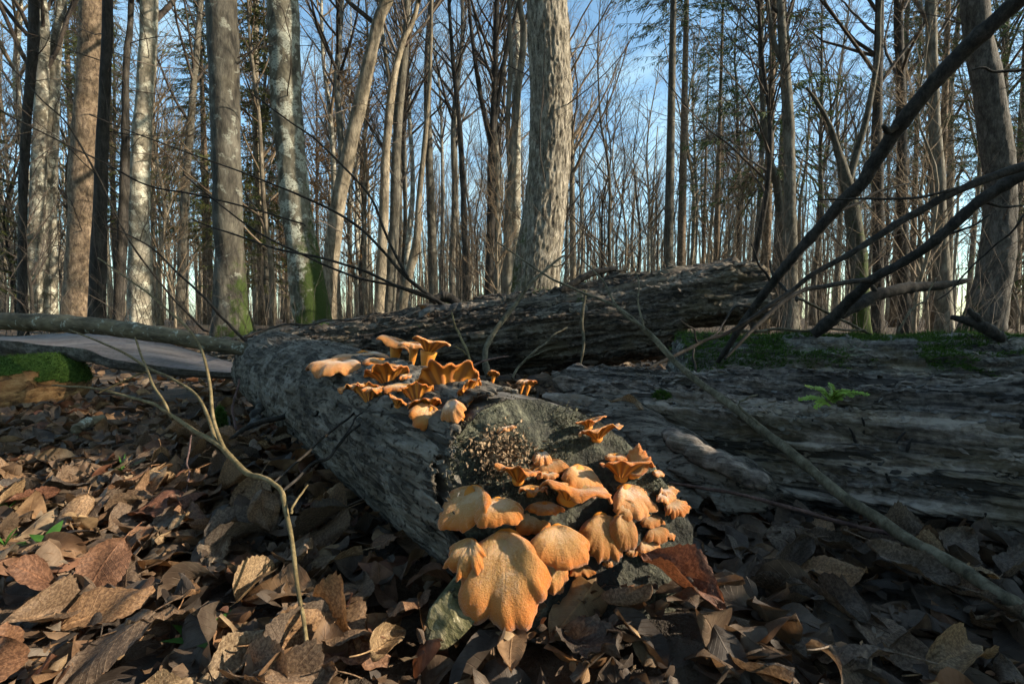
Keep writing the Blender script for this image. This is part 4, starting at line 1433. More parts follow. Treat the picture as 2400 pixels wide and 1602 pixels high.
def litter(name, B, rad, nu, nv, size, tilt, label, zr):
    rs = np.random.default_rng(len(name) + B)
    r = np.sqrt(rs.uniform(rad[0] ** 2, rad[1] ** 2, B * 2))
    a = rs.uniform(R(28), R(152), B * 2)
    x, y = r * np.cos(a), r * np.sin(a)
    ok = ~in_logs(x, y, 0.9) & (np.hypot(x, y) > 0.24)
    x, y = x[ok][:B], y[ok][:B]
    B = len(x)
    L = rs.uniform(size[0], size[1], B)
    g = leaf_batch(B, nu, nv, L, L * rs.uniform(0.24, 0.36, B), rs.normal(0, 1.0, B), rs.normal(0, 0.8, B), rs.normal(0, 0.35, B), rs.uniform(0, 0.05, B), rs)
    M = euler_mats(rs.uniform(0, 6.283, B), rs.normal(0, tilt, B), rs.normal(0, tilt, B))
    q = np.einsum('bij,bklj->bkli', M, g)
    q[..., 0] += x[:, None, None]
    q[..., 1] += y[:, None, None]
    q[..., 2] += (gh(x, y) + log_heap(x, y) + rs.uniform(zr[0], zr[1], B))[:, None, None]
    f = (grid_faces(nu + 1, nv + 1)[None] + (np.arange(B) * (nu + 1) * (nv + 1))[:, None, None]).reshape(-1, 4)
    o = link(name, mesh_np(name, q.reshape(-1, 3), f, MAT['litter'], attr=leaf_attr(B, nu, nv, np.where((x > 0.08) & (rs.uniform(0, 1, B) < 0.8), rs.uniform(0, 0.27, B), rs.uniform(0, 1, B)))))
    o['kind'] = 'stuff'
    o['label'] = label


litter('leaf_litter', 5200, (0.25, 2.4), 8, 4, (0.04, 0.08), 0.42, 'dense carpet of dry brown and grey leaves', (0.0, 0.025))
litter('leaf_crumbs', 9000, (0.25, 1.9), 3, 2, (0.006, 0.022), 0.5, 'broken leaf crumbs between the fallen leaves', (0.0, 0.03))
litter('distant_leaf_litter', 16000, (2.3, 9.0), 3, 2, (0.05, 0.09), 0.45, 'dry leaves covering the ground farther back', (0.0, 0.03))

# individual leaves lying on top
LEAF_MESH = {}


def leaf_variant(kind, k):
    key = (kind, k)
    if key in LEAF_MESH:
        return LEAF_MESH[key]
    rs = np.random.default_rng(1000 + k * 7 + len(kind))
    prm = {'curled': (0.30, rs.choice([-1, 1]) * rs.uniform(1.2, 2.2), rs.choice([-1, 1]) * rs.uniform(1.2, 2.0), 0.15, 0.03),
           'flat': (0.34, rs.uniform(-0.6, 0.6), rs.uniform(-0.5, 0.5), 0.08, 0.03),
           'ribbed': (0.28, rs.uniform(-0.8, 0.8), rs.choice([-1, 1]) * rs.uniform(0.6, 1.2), 0.3, 0.085),
           'folded': (0.30, rs.uniform(-1.0, 1.0), 0.3, rs.uniform(0.8, 1.6), 0.04)}[kind]
    g = leaf_batch(1, 22, 10, [1.0], [prm[0]], [prm[1]], [prm[2]], [prm[3]], [prm[4]], rs, serr=0.035)
    q = g.reshape(-1, 3)
    f = grid_faces(23, 11)
    # insect holes
    hn = fbm(q * 9 + k, 3, k)
    f = f[~(hn.ravel()[f].mean(axis=1) > 0.50)]
    # stalk
    end = g[0, 0].mean(axis=0)
    st = np.stack([end + np.array([-0.30 * t, 0.04 * t * t, -0.05 * t]) for t in np.linspace(-0.05, 1, 5)])
    sv, sf = tubes(st[None], np.full((1, 5), 0.010), 4)
    V, F = merge([(q, [f]), (sv, sf)])
    at = np.concatenate([leaf_attr(1, 22, 10, [0.0]), np.tile([[0.5, 0.0, 0.0]], (len(sv), 1))])
    LEAF_MESH[key] = mesh_np('leaf_' + kind, V, F, MAT['leaf'], attr=at)
    return LEAF_MESH[key]


LEAF_KIND = {'curled': 'curled', 'flat': 'broad flat', 'ribbed': 'parallel-veined', 'folded': 'folded'}


def leaf_colour(r):
    return ('blackish' if r < 0.1 else 'dark brown' if r < 0.25 else 'brown' if r < 0.42 else 'grey-brown' if r < 0.58 else 'tan-brown' if r < 0.73 else 'reddish'
            if r < 0.85 else 'pale tan' if r < 0.95 else 'grey')


def leaf_place(x, y):
    if y > 1.25:
        return 'out on the litter toward the mossy stump' if x < 0.3 else 'behind the logs'
    if x > 0.30:
        return 'at the foot of the decayed log' if y > 0.55 else 'in front of the decayed log'
    if x > 0.0:
        return 'in front of the mushroom cluster'
    s_ = abs((x - FG_A[0]) * FG_DIR[1] - (y - FG_A[1]) * FG_DIR[0])
    if s_ < 0.24:
        return 'close against the mushroom log bark'
    return 'around the forked twig' if y < 0.75 else 'between forked twig and mossy stump'


def put_leaf(kind, k, pos, size, rot, label=None, group=None, col=None):
    o = link('fallen_leaf', leaf_variant(kind, k))
    o.location = [float(c) for c in pos]
    o.rotation_euler = rot
    o.scale = (size,) * 3
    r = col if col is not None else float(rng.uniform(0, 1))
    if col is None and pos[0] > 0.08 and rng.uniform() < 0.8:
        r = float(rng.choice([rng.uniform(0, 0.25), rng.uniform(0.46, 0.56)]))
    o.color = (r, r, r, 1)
    lab = '%s %s%s leaf %s' % (leaf_colour(r), 'large ' if size > 0.075 else 'small ' if size < 0.06 else '', LEAF_KIND[kind], leaf_place(pos[0], pos[1]))
    tag(o, label or lab, 'leaf', None if label else 'dry leaves of the litter')
    return o


def ground_at(x, y):
    """point where a pixel of the enlarged view meets the litter"""
    d = ray(x * D2S, y * D2S)
    t = (0.02 - CAM_H) / d[2]
    return CAM + d * t


rs = np.random.default_rng(33)
count = 0
while count < 262:
    r = math.sqrt(rs.uniform(0.30 ** 2, 1.15 ** 2)) if rs.uniform() < 0.75 else rs.uniform(1.0, 1.7)
    a = rs.uniform(R(42), R(138))
    x, y = r * math.cos(a), r * math.sin(a)
    if in_logs(np.array([x]), np.array([y]), 1.15)[0] or y < 0.3 or (-0.07 < x < 0.05 and y < 0.52) or (0.05 <= x < 0.27 and 0.42 < y < 0.64):
        continue
    kind = rs.choice(['curled', 'flat', 'ribbed', 'folded'], p=[0.34, 0.26, 0.22, 0.18])
    z = g1(x, y) + float(log_heap(np.array([x]), np.array([y]))[0]) + rs.uniform(0.018, 0.034)
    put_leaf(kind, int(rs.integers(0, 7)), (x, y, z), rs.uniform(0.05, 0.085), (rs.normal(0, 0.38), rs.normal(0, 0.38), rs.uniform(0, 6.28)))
    count += 1

SPECIAL = [
    ('ribbed', 0, 1835, 1250, 0.085, (0.5, 0.15, -0.5), 0.03, 'silvery curled leaf with bold parallel veins beside the thin purplish twig'),
    ('flat', 2, 1690, 1250, 0.06, (0.7, 0.0, 1.2), 0.03, 'lacy insect-eaten leaf beside the silvery curled leaf'),
    ('folded', 1, 1560, 1455, 0.085, (0.2, 0.25, -0.95), 0.03, 'long reddish-brown leaf folded lengthwise in front of the mushrooms'),
    ('ribbed', 3, 1420, 1375, 0.075, (-0.3, 0.0, 0.25), 0.03, 'arched ribbed leaf right below the mushroom cluster'),
    ('flat', 4, 1910, 1310, 0.07, (0.3, -0.2, -0.4), 0.03, 'orange-tinged leaf torn in half lying on grey leaves'),
    ('curled', 2, 2080, 1330, 0.09, (0.2, 0.3, -0.7), 0.035, 'grey-tan rolled leaf under the leaning stick'),
    ('flat', 5, 690, 1500, 0.065, (0.9, 0.0, 0.4), 0.04, 'upright toothed brown leaf at the foot of the thin twig'),
    ('curled', 5, 870, 1530, 0.07, (0.6, 0.4, 1.2), 0.035, 'sunlit curled tan leaf beside the log bark'),
    ('flat', 1, 390, 1190, 0.10, (0.1, -0.1, 0.5), 0.035, 'large dark reddish leaf lying flat on the left'),
    ('folded', 3, 560, 1270, 0.08, (0.1, 0.0, 0.6), 0.03, 'grey leaf with a pointed tip near the thin purplish twig'),
    ('flat', 6, 250, 1440, 0.075, (0.25, -0.3, 0.6), 0.03, 'warm sunlit brown leaf with straight veins on the left'),
    ('curled', 1, 2200, 1520, 0.075, (0.3, 0.0, 0.2), 0.035, 'pale arched leaf rolled like a roof at the right'),
    ('flat', 3, 1590, 1180, 0.065, (0.4, 0.1, 0.3), 0.03, 'dark purple-brown leaf against the right flank of the mushrooms'),
]
for kind, k, x, y, size, rot, dz, lab in SPECIAL:
    p = ground_at(x, y)
    p[2] = g1(p[0], p[1]) + dz
    put_leaf(kind, k, p, size, rot, lab, col=next(c for q, c in {'silvery': 0.99, 'lacy': 0.5, 'long reddish': 0.8, 'arched ribbed': 0.45, 'orange-tinged': 0.66, 'grey-tan': 0.52, 'upright toothed': 0.66, 'sunlit curled': 0.9, 'large dark reddish': 0.8, 'grey leaf with': 0.5, 'warm sunlit': 0.68, 'pale arched': 0.92, 'dark purple': 0.02}.items() if lab.startswith(q)))
p = PD(612, 1170, 0.60)
put_leaf('flat', 0, p, 0.055, (R(80), R(80), R(20)), 'oval tan leaf hanging upright below the forked twig', col=0.42)
p = PD(1440, 935, 0.93)
put_leaf('curled', 4, p, 0.07, (0.9, 0.2, -0.8), 'pale torn leaf draped over the end of the decayed log', col=0.93)
p = PD(1000, 702, 2.2)
put_leaf('folded', 2, PD(972, 715, 2.22), 0.07, (0.5, 0.9, 0.4), 'orange-brown leaf caught on top of the raised log', col=0.67)

# ------------------------------------------------------------------ sticks and twigs
def on_right_log(x, y):
    d_ = ray(x * D2S, y * D2S)
    d_ = d_ / np.linalg.norm(d_)
    ax = RL_D / np.linalg.norm(RL_D)
    dp = d_ - ax * np.dot(d_, ax)
    w_ = CAM - RL_A
    wp = w_ - ax * np.dot(w_, ax)
    a, b_, c_ = np.dot(dp, dp), 2 * np.dot(dp, wp), np.dot(wp, wp) - 0.164 ** 2
    D = b_ * b_ - 4 * a * c_
    return CAM + d_ * ((-b_ - math.sqrt(max(D, 0))) / (2 * a))




def stick(name, label, pts, mat, sides=10, n=None, jit=0.003, forks=(), knots=0.06, cat='branch', seed=0, clear=0.0):
    """pts: (x, y, width px, distance) in the enlarged view of the photograph; forks likewise (with parent's point first)"""
    seed = seed or (len(label) * 7 + len(pts))
    def conv(q):
        out = []
        for x, y, w, d in q:
            if clear:
                hit = on_right_log(x, y)
                if 0.3 < hit[1] < d + 0.012 + clear and hit[2] < 0.3 and np.dot(hit - RL_A, RL_D) > 0.05:
                    d = hit[1] - 0.010 - clear
            c = PD(x, y, d)
            out.append((*c, w * D2S * d / FPX / 2))
        return np.array(out)
    main = conv(pts)
    n = n or max(24, len(pts) * 10)
    A = main[0, :3].copy()
    e = thing(name, label, cat, A)
    c = smooth_poly(main, n, jit, seed)
    rr = c[:, 3] * (1 + knots * fbm(np.stack([np.arange(n) * 0.55, np.full(n, seed), np.zeros(n)], 1), 3, 3) * 2)
    # small swellings at the nodes
    for k in range(4, n - 3, 11):
        rr[k] *= 1.14
    v, f = tubes((c[:, :3] - A)[None], np.maximum(rr, 0.0004)[None], sides)
    stem = link('stem', mesh_np(name, v, f, mat), e)
    for fk in forks:
        q = conv(fk)
        m = max(16, len(fk) * 8)
        c = smooth_poly(q, m, jit, seed + len(fk) * 3)
        v, f = tubes((c[:, :3] - A)[None], np.maximum(c[:, 3], 0.0004)[None], max(5, sides - 3))
        link('side_twig', mesh_np(name + '_side', v, f, mat), stem)
    return e


BR, GR, TN, RD = MAT['branch_dark'], MAT['branch_grey'], MAT['branch_tan'], MAT['branch_red']
stick('leaning_branch', 'thick dark bare branch leaning steeply, highest of those over the mossy log',
      [(2420, -90, 40, 1.02), (2335, 0, 37, 1.06), (2215, 115, 35, 1.12), (2130, 205, 33, 1.17), (2065, 290, 31, 1.22), (1990, 400, 28, 1.28), (1900, 500, 26, 1.35),
       (1830, 575, 23, 1.4), (1770, 650, 20, 1.45), (1720, 720, 17, 1.5), (1670, 795, 13, 1.55), (1648, 830, 9, 1.58)], BR, 14,
      forks=[[(2060, 292, 16, 1.22), (2035, 300, 14, 1.21), (2027, 288, 8, 1.2)], [(1905, 495, 8, 1.35), (1960, 470, 6, 1.36), (2010, 440, 5, 1.37), (2090, 420, 3, 1.38)],
             [(1770, 650, 6, 1.45), (1740, 600, 5, 1.44), (1725, 560, 3, 1.43)]])
stick('leaning_branch', 'long thin dark branch in the middle of the leaning branches, reaching across the decayed log',
      [(2430, 360, 24, 1.15), (2349, 380, 22, 1.16), (2240, 420, 18, 1.17), (2150, 460, 17, 1.18), (2050, 520, 16, 1.19), (1950, 580, 14, 1.2), (1880, 622, 12, 1.2), (1800, 675, 10, 1.2),
       (1700, 745, 9, 1.2), (1600, 792, 8, 1.19), (1500, 835, 7, 1.16), (1400, 875, 6, 1.1), (1292, 902, 4, 1.02)], BR, 12, jit=0.004,
      forks=[[(2240, 420, 8, 1.17), (2120, 450, 6, 1.18), (1990, 458, 5, 1.2), (1880, 462, 3, 1.22)], [(1600, 792, 5, 1.19), (1590, 760, 4, 1.18), (1560, 735, 3, 1.17)],
             [(1590, 800, 5, 1.16), (1592, 850, 6, 1.12), (1598, 890, 4, 1.1)]])
stick('leaning_branch', 'crooked dark branch bending down onto the mossy log',
      [(2440, 350, 32, 1.3), (2349, 398, 28, 1.34), (2250, 460, 25, 1.4), (2160, 540, 22, 1.45), (2080, 598, 20, 1.5), (2000, 640, 20, 1.55), (1950, 690, 24, 1.62), (1905, 735, 27, 1.68), (1868, 765, 24, 1.72)], BR, 12,
      forks=[[(2000, 640, 12, 1.55), (1900, 655, 11, 1.5), (1830, 672, 10, 1.45), (1740, 742, 9, 1.4), (1660, 822, 6, 1.35)],
             [(2160, 540, 7, 1.45), (2230, 520, 5, 1.43), (2270, 490, 4, 1.42)], [(2250, 460, 8, 1.4), (2300, 475, 6, 1.4), (2345, 470, 5, 1.4)]])
stick('broken_branch', 'short thick broken branch jutting above the mossy log',
      [(1875, 755, 26, 1.78), (1940, 712, 27, 1.8), (2000, 682, 27, 1.82), (2060, 664, 25, 1.84), (2150, 655, 20, 1.86), (2225, 642, 9, 1.88)], BR, 12,
      forks=[[(2010, 676, 12, 1.82), (2000, 655, 10, 1.81), (1995, 648, 6, 1.8)]])
stick('branch_stub', 'dark forked branch stub standing on the mossy log',
      [(2295, 775, 22, 1.62), (2262, 755, 26, 1.63), (2225, 738, 20, 1.64), (2182, 726, 11, 1.66)], BR, 10, forks=[[(2255, 752, 18, 1.63), (2235, 722, 15, 1.63), (2222, 708, 8, 1.63)]])
stick('leaning_stick', 'long straight grey-green stick slanting across the decayed log down to the leaves',
      [(2420, 1430, 34, 0.43), (2349, 1392, 33, 0.45), (2200, 1302, 30, 0.52), (2050, 1215, 27, 0.59), (1950, 1150, 25, 0.65), (1850, 1068, 23, 0.72), (1750, 987, 21, 0.80), (1650, 910, 18, 0.9),
       (1560, 840, 14, 0.96), (1515, 795, 10, 1.0), (1440, 722, 8, 1.08), (1380, 688, 6, 1.15), (1270, 640, 5, 1.25), (1200, 597, 4, 1.3), (1140, 555, 3, 1.35)], GR, 14, clear=0.012,
      forks=[[(1560, 840, 9, 0.96), (1490, 760, 7, 1.02), (1430, 722, 6, 1.06), (1400, 680, 5, 1.1), (1380, 640, 4, 1.14), (1330, 590, 3, 1.18)],
             [(1850, 1068, 7, 0.78), (1700, 940, 6, 0.82), (1712, 915, 5, 0.82), (1740, 905, 3, 0.82)],
             [(1480, 758, 5, 1.02), (1465, 700, 4, 1.04), (1462, 640, 3, 1.06), (1440, 590, 2, 1.08)]])
stick('thin_twig', 'thin purplish twig running from the mushrooms to the leaning stick',
      [(1535, 1108, 7, 0.72), (1650, 1125, 8, 0.68), (1750, 1148, 9, 0.66), (1850, 1175, 10, 0.645), (1950, 1203, 11, 0.635), (2045, 1224, 12, 0.63)], RD, 8, jit=0.002, clear=0.006)
stick('bent_twig', 'pale bent twig rising behind the mushroom log in front of the ridged trunk',
      [(1122, 862, 17, 1.14), (1112, 820, 14, 1.17), (1130, 770, 12, 1.22), (1170, 715, 11, 1.28), (1215, 652, 9, 1.35), (1265, 608, 6, 1.42), (1295, 585, 4, 1.45)], GR, 9,
      forks=[[(1200, 672, 6, 1.33), (1206, 640, 5, 1.34), (1208, 608, 4, 1.35)], [(1262, 610, 4, 1.42), (1290, 608, 3, 1.43), (1315, 600, 2, 1.44)]])
stick('thin_twig', 'thin tan twig standing behind the funnel mushroom',
      [(1085, 848, 6, 1.15), (1065, 790, 6, 1.2), (1045, 750, 5, 1.25), (1035, 715, 4, 1.28)], TN, 7, forks=[[(1070, 812, 4, 1.18), (1045, 795, 3, 1.17)]])
stick('thin_twig', 'knotty grey twig hanging in front of the raised log',
      [(1342, 665, 6, 1.5), (1336, 740, 8, 1.48), (1340, 780, 7, 1.46), (1332, 830, 5, 1.44), (1325, 860, 4, 1.43)], GR, 8)
stick('thin_twig', 'forked twig leaning from the dark gap onto the raised log',
      [(1175, 868, 6, 1.05), (1205, 825, 6, 1.1), (1255, 780, 5, 1.16), (1300, 750, 3, 1.22)], GR, 7, forks=[[(1205, 825, 4, 1.1), (1240, 810, 3, 1.1), (1262, 800, 2, 1.1)]])
stick('thin_twig', 'thin dark twig crossing behind the orange fan mushroom',
      [(980, 905, 5, 0.92), (1060, 855, 6, 0.97), (1110, 828, 5, 1.0), (1165, 815, 3, 1.05)], RD, 7)
stick('forked_twig', 'tan forked twig lying over the left leaves, branching toward the mossy stump',
      [(722, 1590, 9, 0.375), (705, 1470, 10, 0.40), (692, 1370, 10, 0.43), (678, 1270, 10, 0.47), (665, 1190, 11, 0.51), (648, 1130, 11, 0.55), (615, 1103, 11, 0.58), (570, 1085, 13, 0.62),
       (525, 1045, 12, 0.67), (495, 1018, 11, 0.70), (430, 975, 9, 0.78), (330, 920, 7, 0.90), (220, 892, 5, 1.0), (120, 885, 4, 1.08)], TN, 9, jit=0.002,
      forks=[[(500, 1020, 9, 0.70), (455, 910, 7, 0.86), (400, 872, 6, 0.94), (345, 845, 6, 1.02), (250, 792, 5, 1.15), (160, 755, 3, 1.3)],
             [(525, 1045, 10, 0.67), (490, 965, 8, 0.74), (480, 880, 7, 0.84), (468, 820, 6, 0.92), (450, 780, 6, 0.98), (415, 738, 5, 1.05), (330, 665, 4, 1.2), (225, 592, 3, 1.4)],
             [(395, 958, 7, 0.82), (352, 880, 6, 0.92), (330, 830, 5, 1.0), (308, 775, 4, 1.08)], [(335, 850, 4, 1.0), (270, 880, 4, 0.98), (225, 900, 3, 0.97)],
             [(665, 1175, 6, 0.51), (690, 1135, 5, 0.53), (705, 1110, 4, 0.54)]])
stick('dark_twig', 'upper thin dark twig slanting across the log bark from the forked twig',
      [(625, 1112, 5, 0.57), (700, 1040, 6, 0.62), (770, 985, 6, 0.66), (830, 930, 5, 0.72), (880, 895, 3, 0.78)], BR, 7)
stick('dark_twig', 'lower thin dark twig slanting across the log bark from the forked twig',
      [(645, 1128, 6, 0.55), (710, 1075, 7, 0.58), (770, 1030, 7, 0.62), (810, 985, 6, 0.66), (865, 940, 5, 0.70), (900, 905, 4, 0.75)], BR, 7,
      forks=[[(770, 1030, 5, 0.62), (815, 965, 4, 0.66), (835, 945, 3, 0.68)]])
stick('dark_stick', 'thick dark curved stick lying on the far bark of the mushroom log',
      [(525, 1008, 8, 1.00), (560, 985, 11, 1.0), (600, 968, 13, 1.0), (650, 955, 13, 0.99), (690, 918, 16, 1.0), (735, 888, 9, 1.02)], BR, 9)
stick('dark_twig', 'short dark twig poking up through the crest mushrooms',
      [(905, 872, 5, 0.86), (925, 855, 6, 0.87), (945, 838, 5, 0.88)], BR, 6)
stick('dark_twig', 'stiff dark twig standing in the wide wavy crest mushroom',
      [(953, 888, 5, 0.80), (958, 872, 6, 0.80), (965, 858, 4, 0.80)], BR, 6)
stick('thin_twig', 'thin purplish twig lying on the left leaves',
      [(380, 1245, 5, 0.62), (405, 1190, 5, 0.67), (425, 1120, 4, 0.74), (432, 1050, 4, 0.82), (440, 1000, 3, 0.88)], RD, 6,
      forks=[[(380, 1245, 5, 0.62), (340, 1330, 5, 0.54), (300, 1400, 4, 0.48)]])
stick('thin_twig', 'upright brown twig beside the green moss tuft',
      [(540, 985, 5, 1.05), (535, 930, 5, 1.1), (548, 870, 4, 1.15)], RD, 6)
for lab, pts in [
    ('lowest of the thin bare twigs fanning left from the raised log', [(1040, 705, 9, 2.12), (960, 675, 8, 2.12), (850, 625, 7, 2.1), (740, 592, 6, 2.05), (600, 560, 5, 2.0), (440, 500, 3, 1.9)]),
    ('arched thin twig fanning left from the raised log toward the pale trunk', [(1010, 698, 9, 2.14), (930, 640, 8, 2.1), (870, 570, 7, 2.05), (800, 505, 6, 2.0), (690, 450, 5, 1.9), (560, 400, 4, 1.8), (380, 335, 3, 1.7), (200, 258, 3, 1.6)]),
    ('middle one of the thin bare twigs fanning left from the raised log', [(1000, 692, 8, 2.16), (900, 655, 7, 2.15), (800, 632, 6, 2.15), (700, 590, 5, 2.1), (560, 515, 4, 2.0), (420, 400, 3, 1.9)]),
    ('steep thin twig rising from the raised log to the upper left', [(935, 640, 7, 2.1), (880, 530, 6, 2.05), (840, 440, 5, 2.0), (700, 300, 4, 1.9), (560, 200, 3, 1.8)]),
    ('nearly level thin twig lying along the raised log toward the mossy trunk', [(560, 775, 6, 1.75), (650, 748, 5, 1.9), (780, 737, 4, 2.1), (910, 715, 3, 2.3)]),
    ('dark twig dropping onto the far end of the mushroom log', [(600, 805, 7, 1.6), (500, 712, 6, 1.55), (400, 625, 5, 1.5), (330, 560, 4, 1.45), (230, 520, 3, 1.4)]),
    ('long fine twig arching across the upper left trunks', [(480, 760, 5, 1.9), (400, 690, 4, 1.8), (300, 560, 4, 1.7), (190, 330, 4, 1.6), (90, 230, 3, 1.5), (0, 140, 3, 1.5)]),
    ('fine twig crossing low before the left trunks', [(700, 520, 4, 2.2), (540, 470, 4, 2.1), (330, 420, 4, 2.0), (150, 330, 4, 1.9), (0, 250, 4, 1.8)]),
]:
    stick('bare_twig', lab, pts, BR, 6, jit=0.010, n=44)
for lab, pts in [
    ('thin twig hanging in the brush under the leaning branches, with a hooked tip', [(1760, 720, 6, 1.5), (1700, 700, 5, 1.48), (1650, 760, 4, 1.4), (1590, 785, 3, 1.3)]),
    ('long thin twig along the top of the mossy log', [(1680, 755, 8, 1.72), (1800, 758, 7, 1.72), (1900, 757, 6, 1.73), (1990, 755, 4, 1.75)]),
    ('dark twig fanning right over the mossy log into the brush', [(1830, 680, 6, 1.7), (1920, 730, 6, 1.75), (2000, 765, 5, 1.78)]),
    ('zigzag twig standing up on the mossy log', [(2060, 765, 5, 1.7), (2085, 720, 5, 1.72), (2110, 700, 4, 1.74), (2150, 640, 3, 1.78)]),
    ('fine twig falling from the top right across the leaning branches', [(2349, 490, 5, 1.5), (2290, 560, 4, 1.55), (2230, 610, 4, 1.6), (2150, 690, 3, 1.65)]),
    ('short dark branch crossing the thick right trunk', [(2420, 150, 9, 1.9), (2330, 158, 7, 1.9), (2230, 160, 4, 1.9)]),
    ('twig leaning against the broken end of the raised log', [(1830, 690, 7, 1.65), (1780, 640, 6, 1.75), (1768, 600, 4, 1.8)]),
]:
    stick('bare_twig', lab, pts, GR if 'mossy' in lab else BR, 6, jit=0.008, n=36)
stick('dead_branch', 'dead curved branch lying on the raised log beside the ridged trunk',
      [(1285, 668, 14, 2.15), (1330, 640, 16, 2.17), (1375, 622, 14, 2.2), (1415, 618, 11, 2.22)], BR, 8)
stick('dead_branch', 'lumpy broken branch end on the raised log left of the ridged trunk',
      [(990, 692, 14, 2.2), (1015, 680, 24, 2.22), (1045, 690, 18, 2.22), (1060, 700, 8, 2.22)], BR, 9)
# sticks in the litter
for lab, pts, mt in [
    ('black thin twig curving through the right leaves', [(1680, 1420, 6, 0.50), (1760, 1430, 6, 0.495), (1850, 1395, 6, 0.51), (1930, 1400, 5, 0.51)], BR),
    ('dark straight twig stuck in the right leaves', [(2030, 1415, 7, 0.50), (2080, 1480, 6, 0.47), (2130, 1530, 4, 0.45)], BR),
    ('black arching twig below the right flank of the mushrooms', [(1560, 1285, 6, 0.58), (1580, 1330, 6, 0.56), (1630, 1360, 5, 0.55), (1700, 1365, 3, 0.55)], BR),
    ('short rotten stick lying on the far left leaves', [(175, 985, 22, 1.25), (205, 968, 24, 1.3), (240, 957, 16, 1.33)], MAT['lichen_bark']),
    ('pale straw stem lying on the sunlit crumbs', [(225, 1310, 5, 0.60), (265, 1295, 5, 0.61), (290, 1285, 3, 0.62)], TN),
    ('dark twig half buried on the left leaves', [(260, 1240, 8, 0.66), (320, 1200, 8, 0.70), (350, 1165, 6, 0.74)], BR),
]:
    stick('litter_twig', lab, pts, mt, 7, jit=0.003)

# ------------------------------------------------------------------ little black fungus stems on the decayed log
for i, (x, y, h, lab) in enumerate([
        (1862, 975, 34, 'below the green sprig at its left'), (1917, 962, 14, 'under the left half of the green sprig'), (1985, 980, 44, 'under the right tip of the green sprig'),
        (1960, 1000, 40, 'bent, beside the curled bark flake'), (2062, 1000, 30, 'shorter of a pair right of the green sprig'), (2082, 1020, 36, 'taller of a pair right of the green sprig'),
        (2350, 965, 30, 'leaning, near the pale wood at the far right'), (2035, 1090, 24, 'alone in the middle of the decayed log'), (1915, 1180, 26, 'low on the log near the leaning stick'),
        (2130, 1175, 40, 'hooked, above the lower flank of the log'), (2255, 1200, 50, 'longest, low on the right of the log'), (1548, 930, 22, 'beside the small moss tuft on the log'),
        (1745, 935, 20, 'near the dry forked twig on the log')]):
    # distance: where the ray meets the decayed log
    d_ = ray(x * D2S, y * D2S)
    d_ = d_ / np.linalg.norm(d_)
    ax = RL_D / np.linalg.norm(RL_D)
    dp = d_ - ax * np.dot(d_, ax)
    w_ = CAM - RL_A
    wp = w_ - ax * np.dot(w_, ax)
    a, b_, c_ = np.dot(dp, dp), 2 * np.dot(dp, wp), np.dot(wp, wp) - 0.164 ** 2
    D = b_ * b_ - 4 * a * c_
    hit = CAM + d_ * ((-b_ - math.sqrt(max(D, 0))) / (2 * a))
    hh = h * hit[1] / FPX
    lean = np.array([rng.normal(0, 0.18), -0.25, 0.95])
    bend = np.array([rng.normal(0, 0.25), 0, 0])
    q = np.stack([-lean * 0.012 + (lean * t + bend * t * t) * hh for t in np.linspace(0, 1.0, 8)])
    v, f = tubes(q[None], (np.linspace(0.0028, 0.0014, 8) * (1 + 0.2 * rng.normal(0, 1, 8)))[None], 7)
    o = link('black_fungus_stem', mesh_np('black_stem', v, f, MAT['black_stem']), None, hit)
    tag(o, 'small black fungus stem ' + lab, 'fungus', 'black fungus stems on the decayed log')


# ------------------------------------------------------------------ green plants
def sprig():
    base = on_right_log(1905, 925)
    e = thing('green_sprig', 'bright green feathery sprig growing on the decayed log', 'plant', base)
    sv = []
    nv = []
    rs = np.random.default_rng(5)
    fronds = [((1850, 885), (1905, 918)), ((1905, 880), (1915, 915)), ((1945, 895), (1905, 915)), ((1990, 905), (1915, 912)), ((1835, 915), (1900, 925)), ((1870, 935), (1900, 925)), ((1930, 915), (1905, 922)), ((1955, 908), (1910, 915)), ((1880, 890), (1905, 918))]
    stems = []
    for (tx, ty), (bx, by) in fronds:
        d = base[1] - 0.03
        A = PD(bx, by, d + 0.02)
        B = PD(tx, ty, d - 0.02 + rs.normal(0, 0.02))
        c = smooth_poly([A, (A + B) / 2 + np.array([0, 0, 0.006]), B], 26)
        stems.append(c)
        for k in range(2, 26):
            t = (c[min(k + 1, 25)] - c[k - 1])
            t /= np.linalg.norm(t)
            for sgn in (-1, 1):
                side = np.cross(t, np.array([0, -0.5, 0.85])) * sgn
                side /= np.linalg.norm(side)
                L = 0.0095 * (1.15 - k / 26) * rs.uniform(0.7, 1.2) + 0.002
                for sub in range(3):
                    dr = side + t * (0.7 + 0.5 * sub) + rs.normal(0, 0.25, 3)
                    dr /= np.linalg.norm(dr)
                    w = np.cross(dr, np.array([0.1, -0.5, 0.8]))
                    w /= np.linalg.norm(w)
                    p = c[k] + rs.normal(0, 0.0006, 3)
                    nv += [p, p + dr * L * 0.5 + w * 0.0011, p + dr * L, p + dr * L * 0.5 - w * 0.0011]
    root0 = np.stack([base - np.array([0, 0, 0.01]), base + np.array([0.0, 0, 0.004]), PD(1907, 917, base[1] - 0.01)])
    stems.append(smooth_poly(root0, 26))
    v, f = tubes(np.stack(stems) - base, np.full((len(stems), 26), 0.0006), 4)
    link('stem', mesh_np('sprig_stem', v, f, TN), e)
    q = np.array(nv) - base
    link('needles', mesh_np('sprig_needles', q, np.arange(len(q)).reshape(-1, 4), MAT['sprig'], smooth=False), e)['kind'] = 'stuff'


sprig()


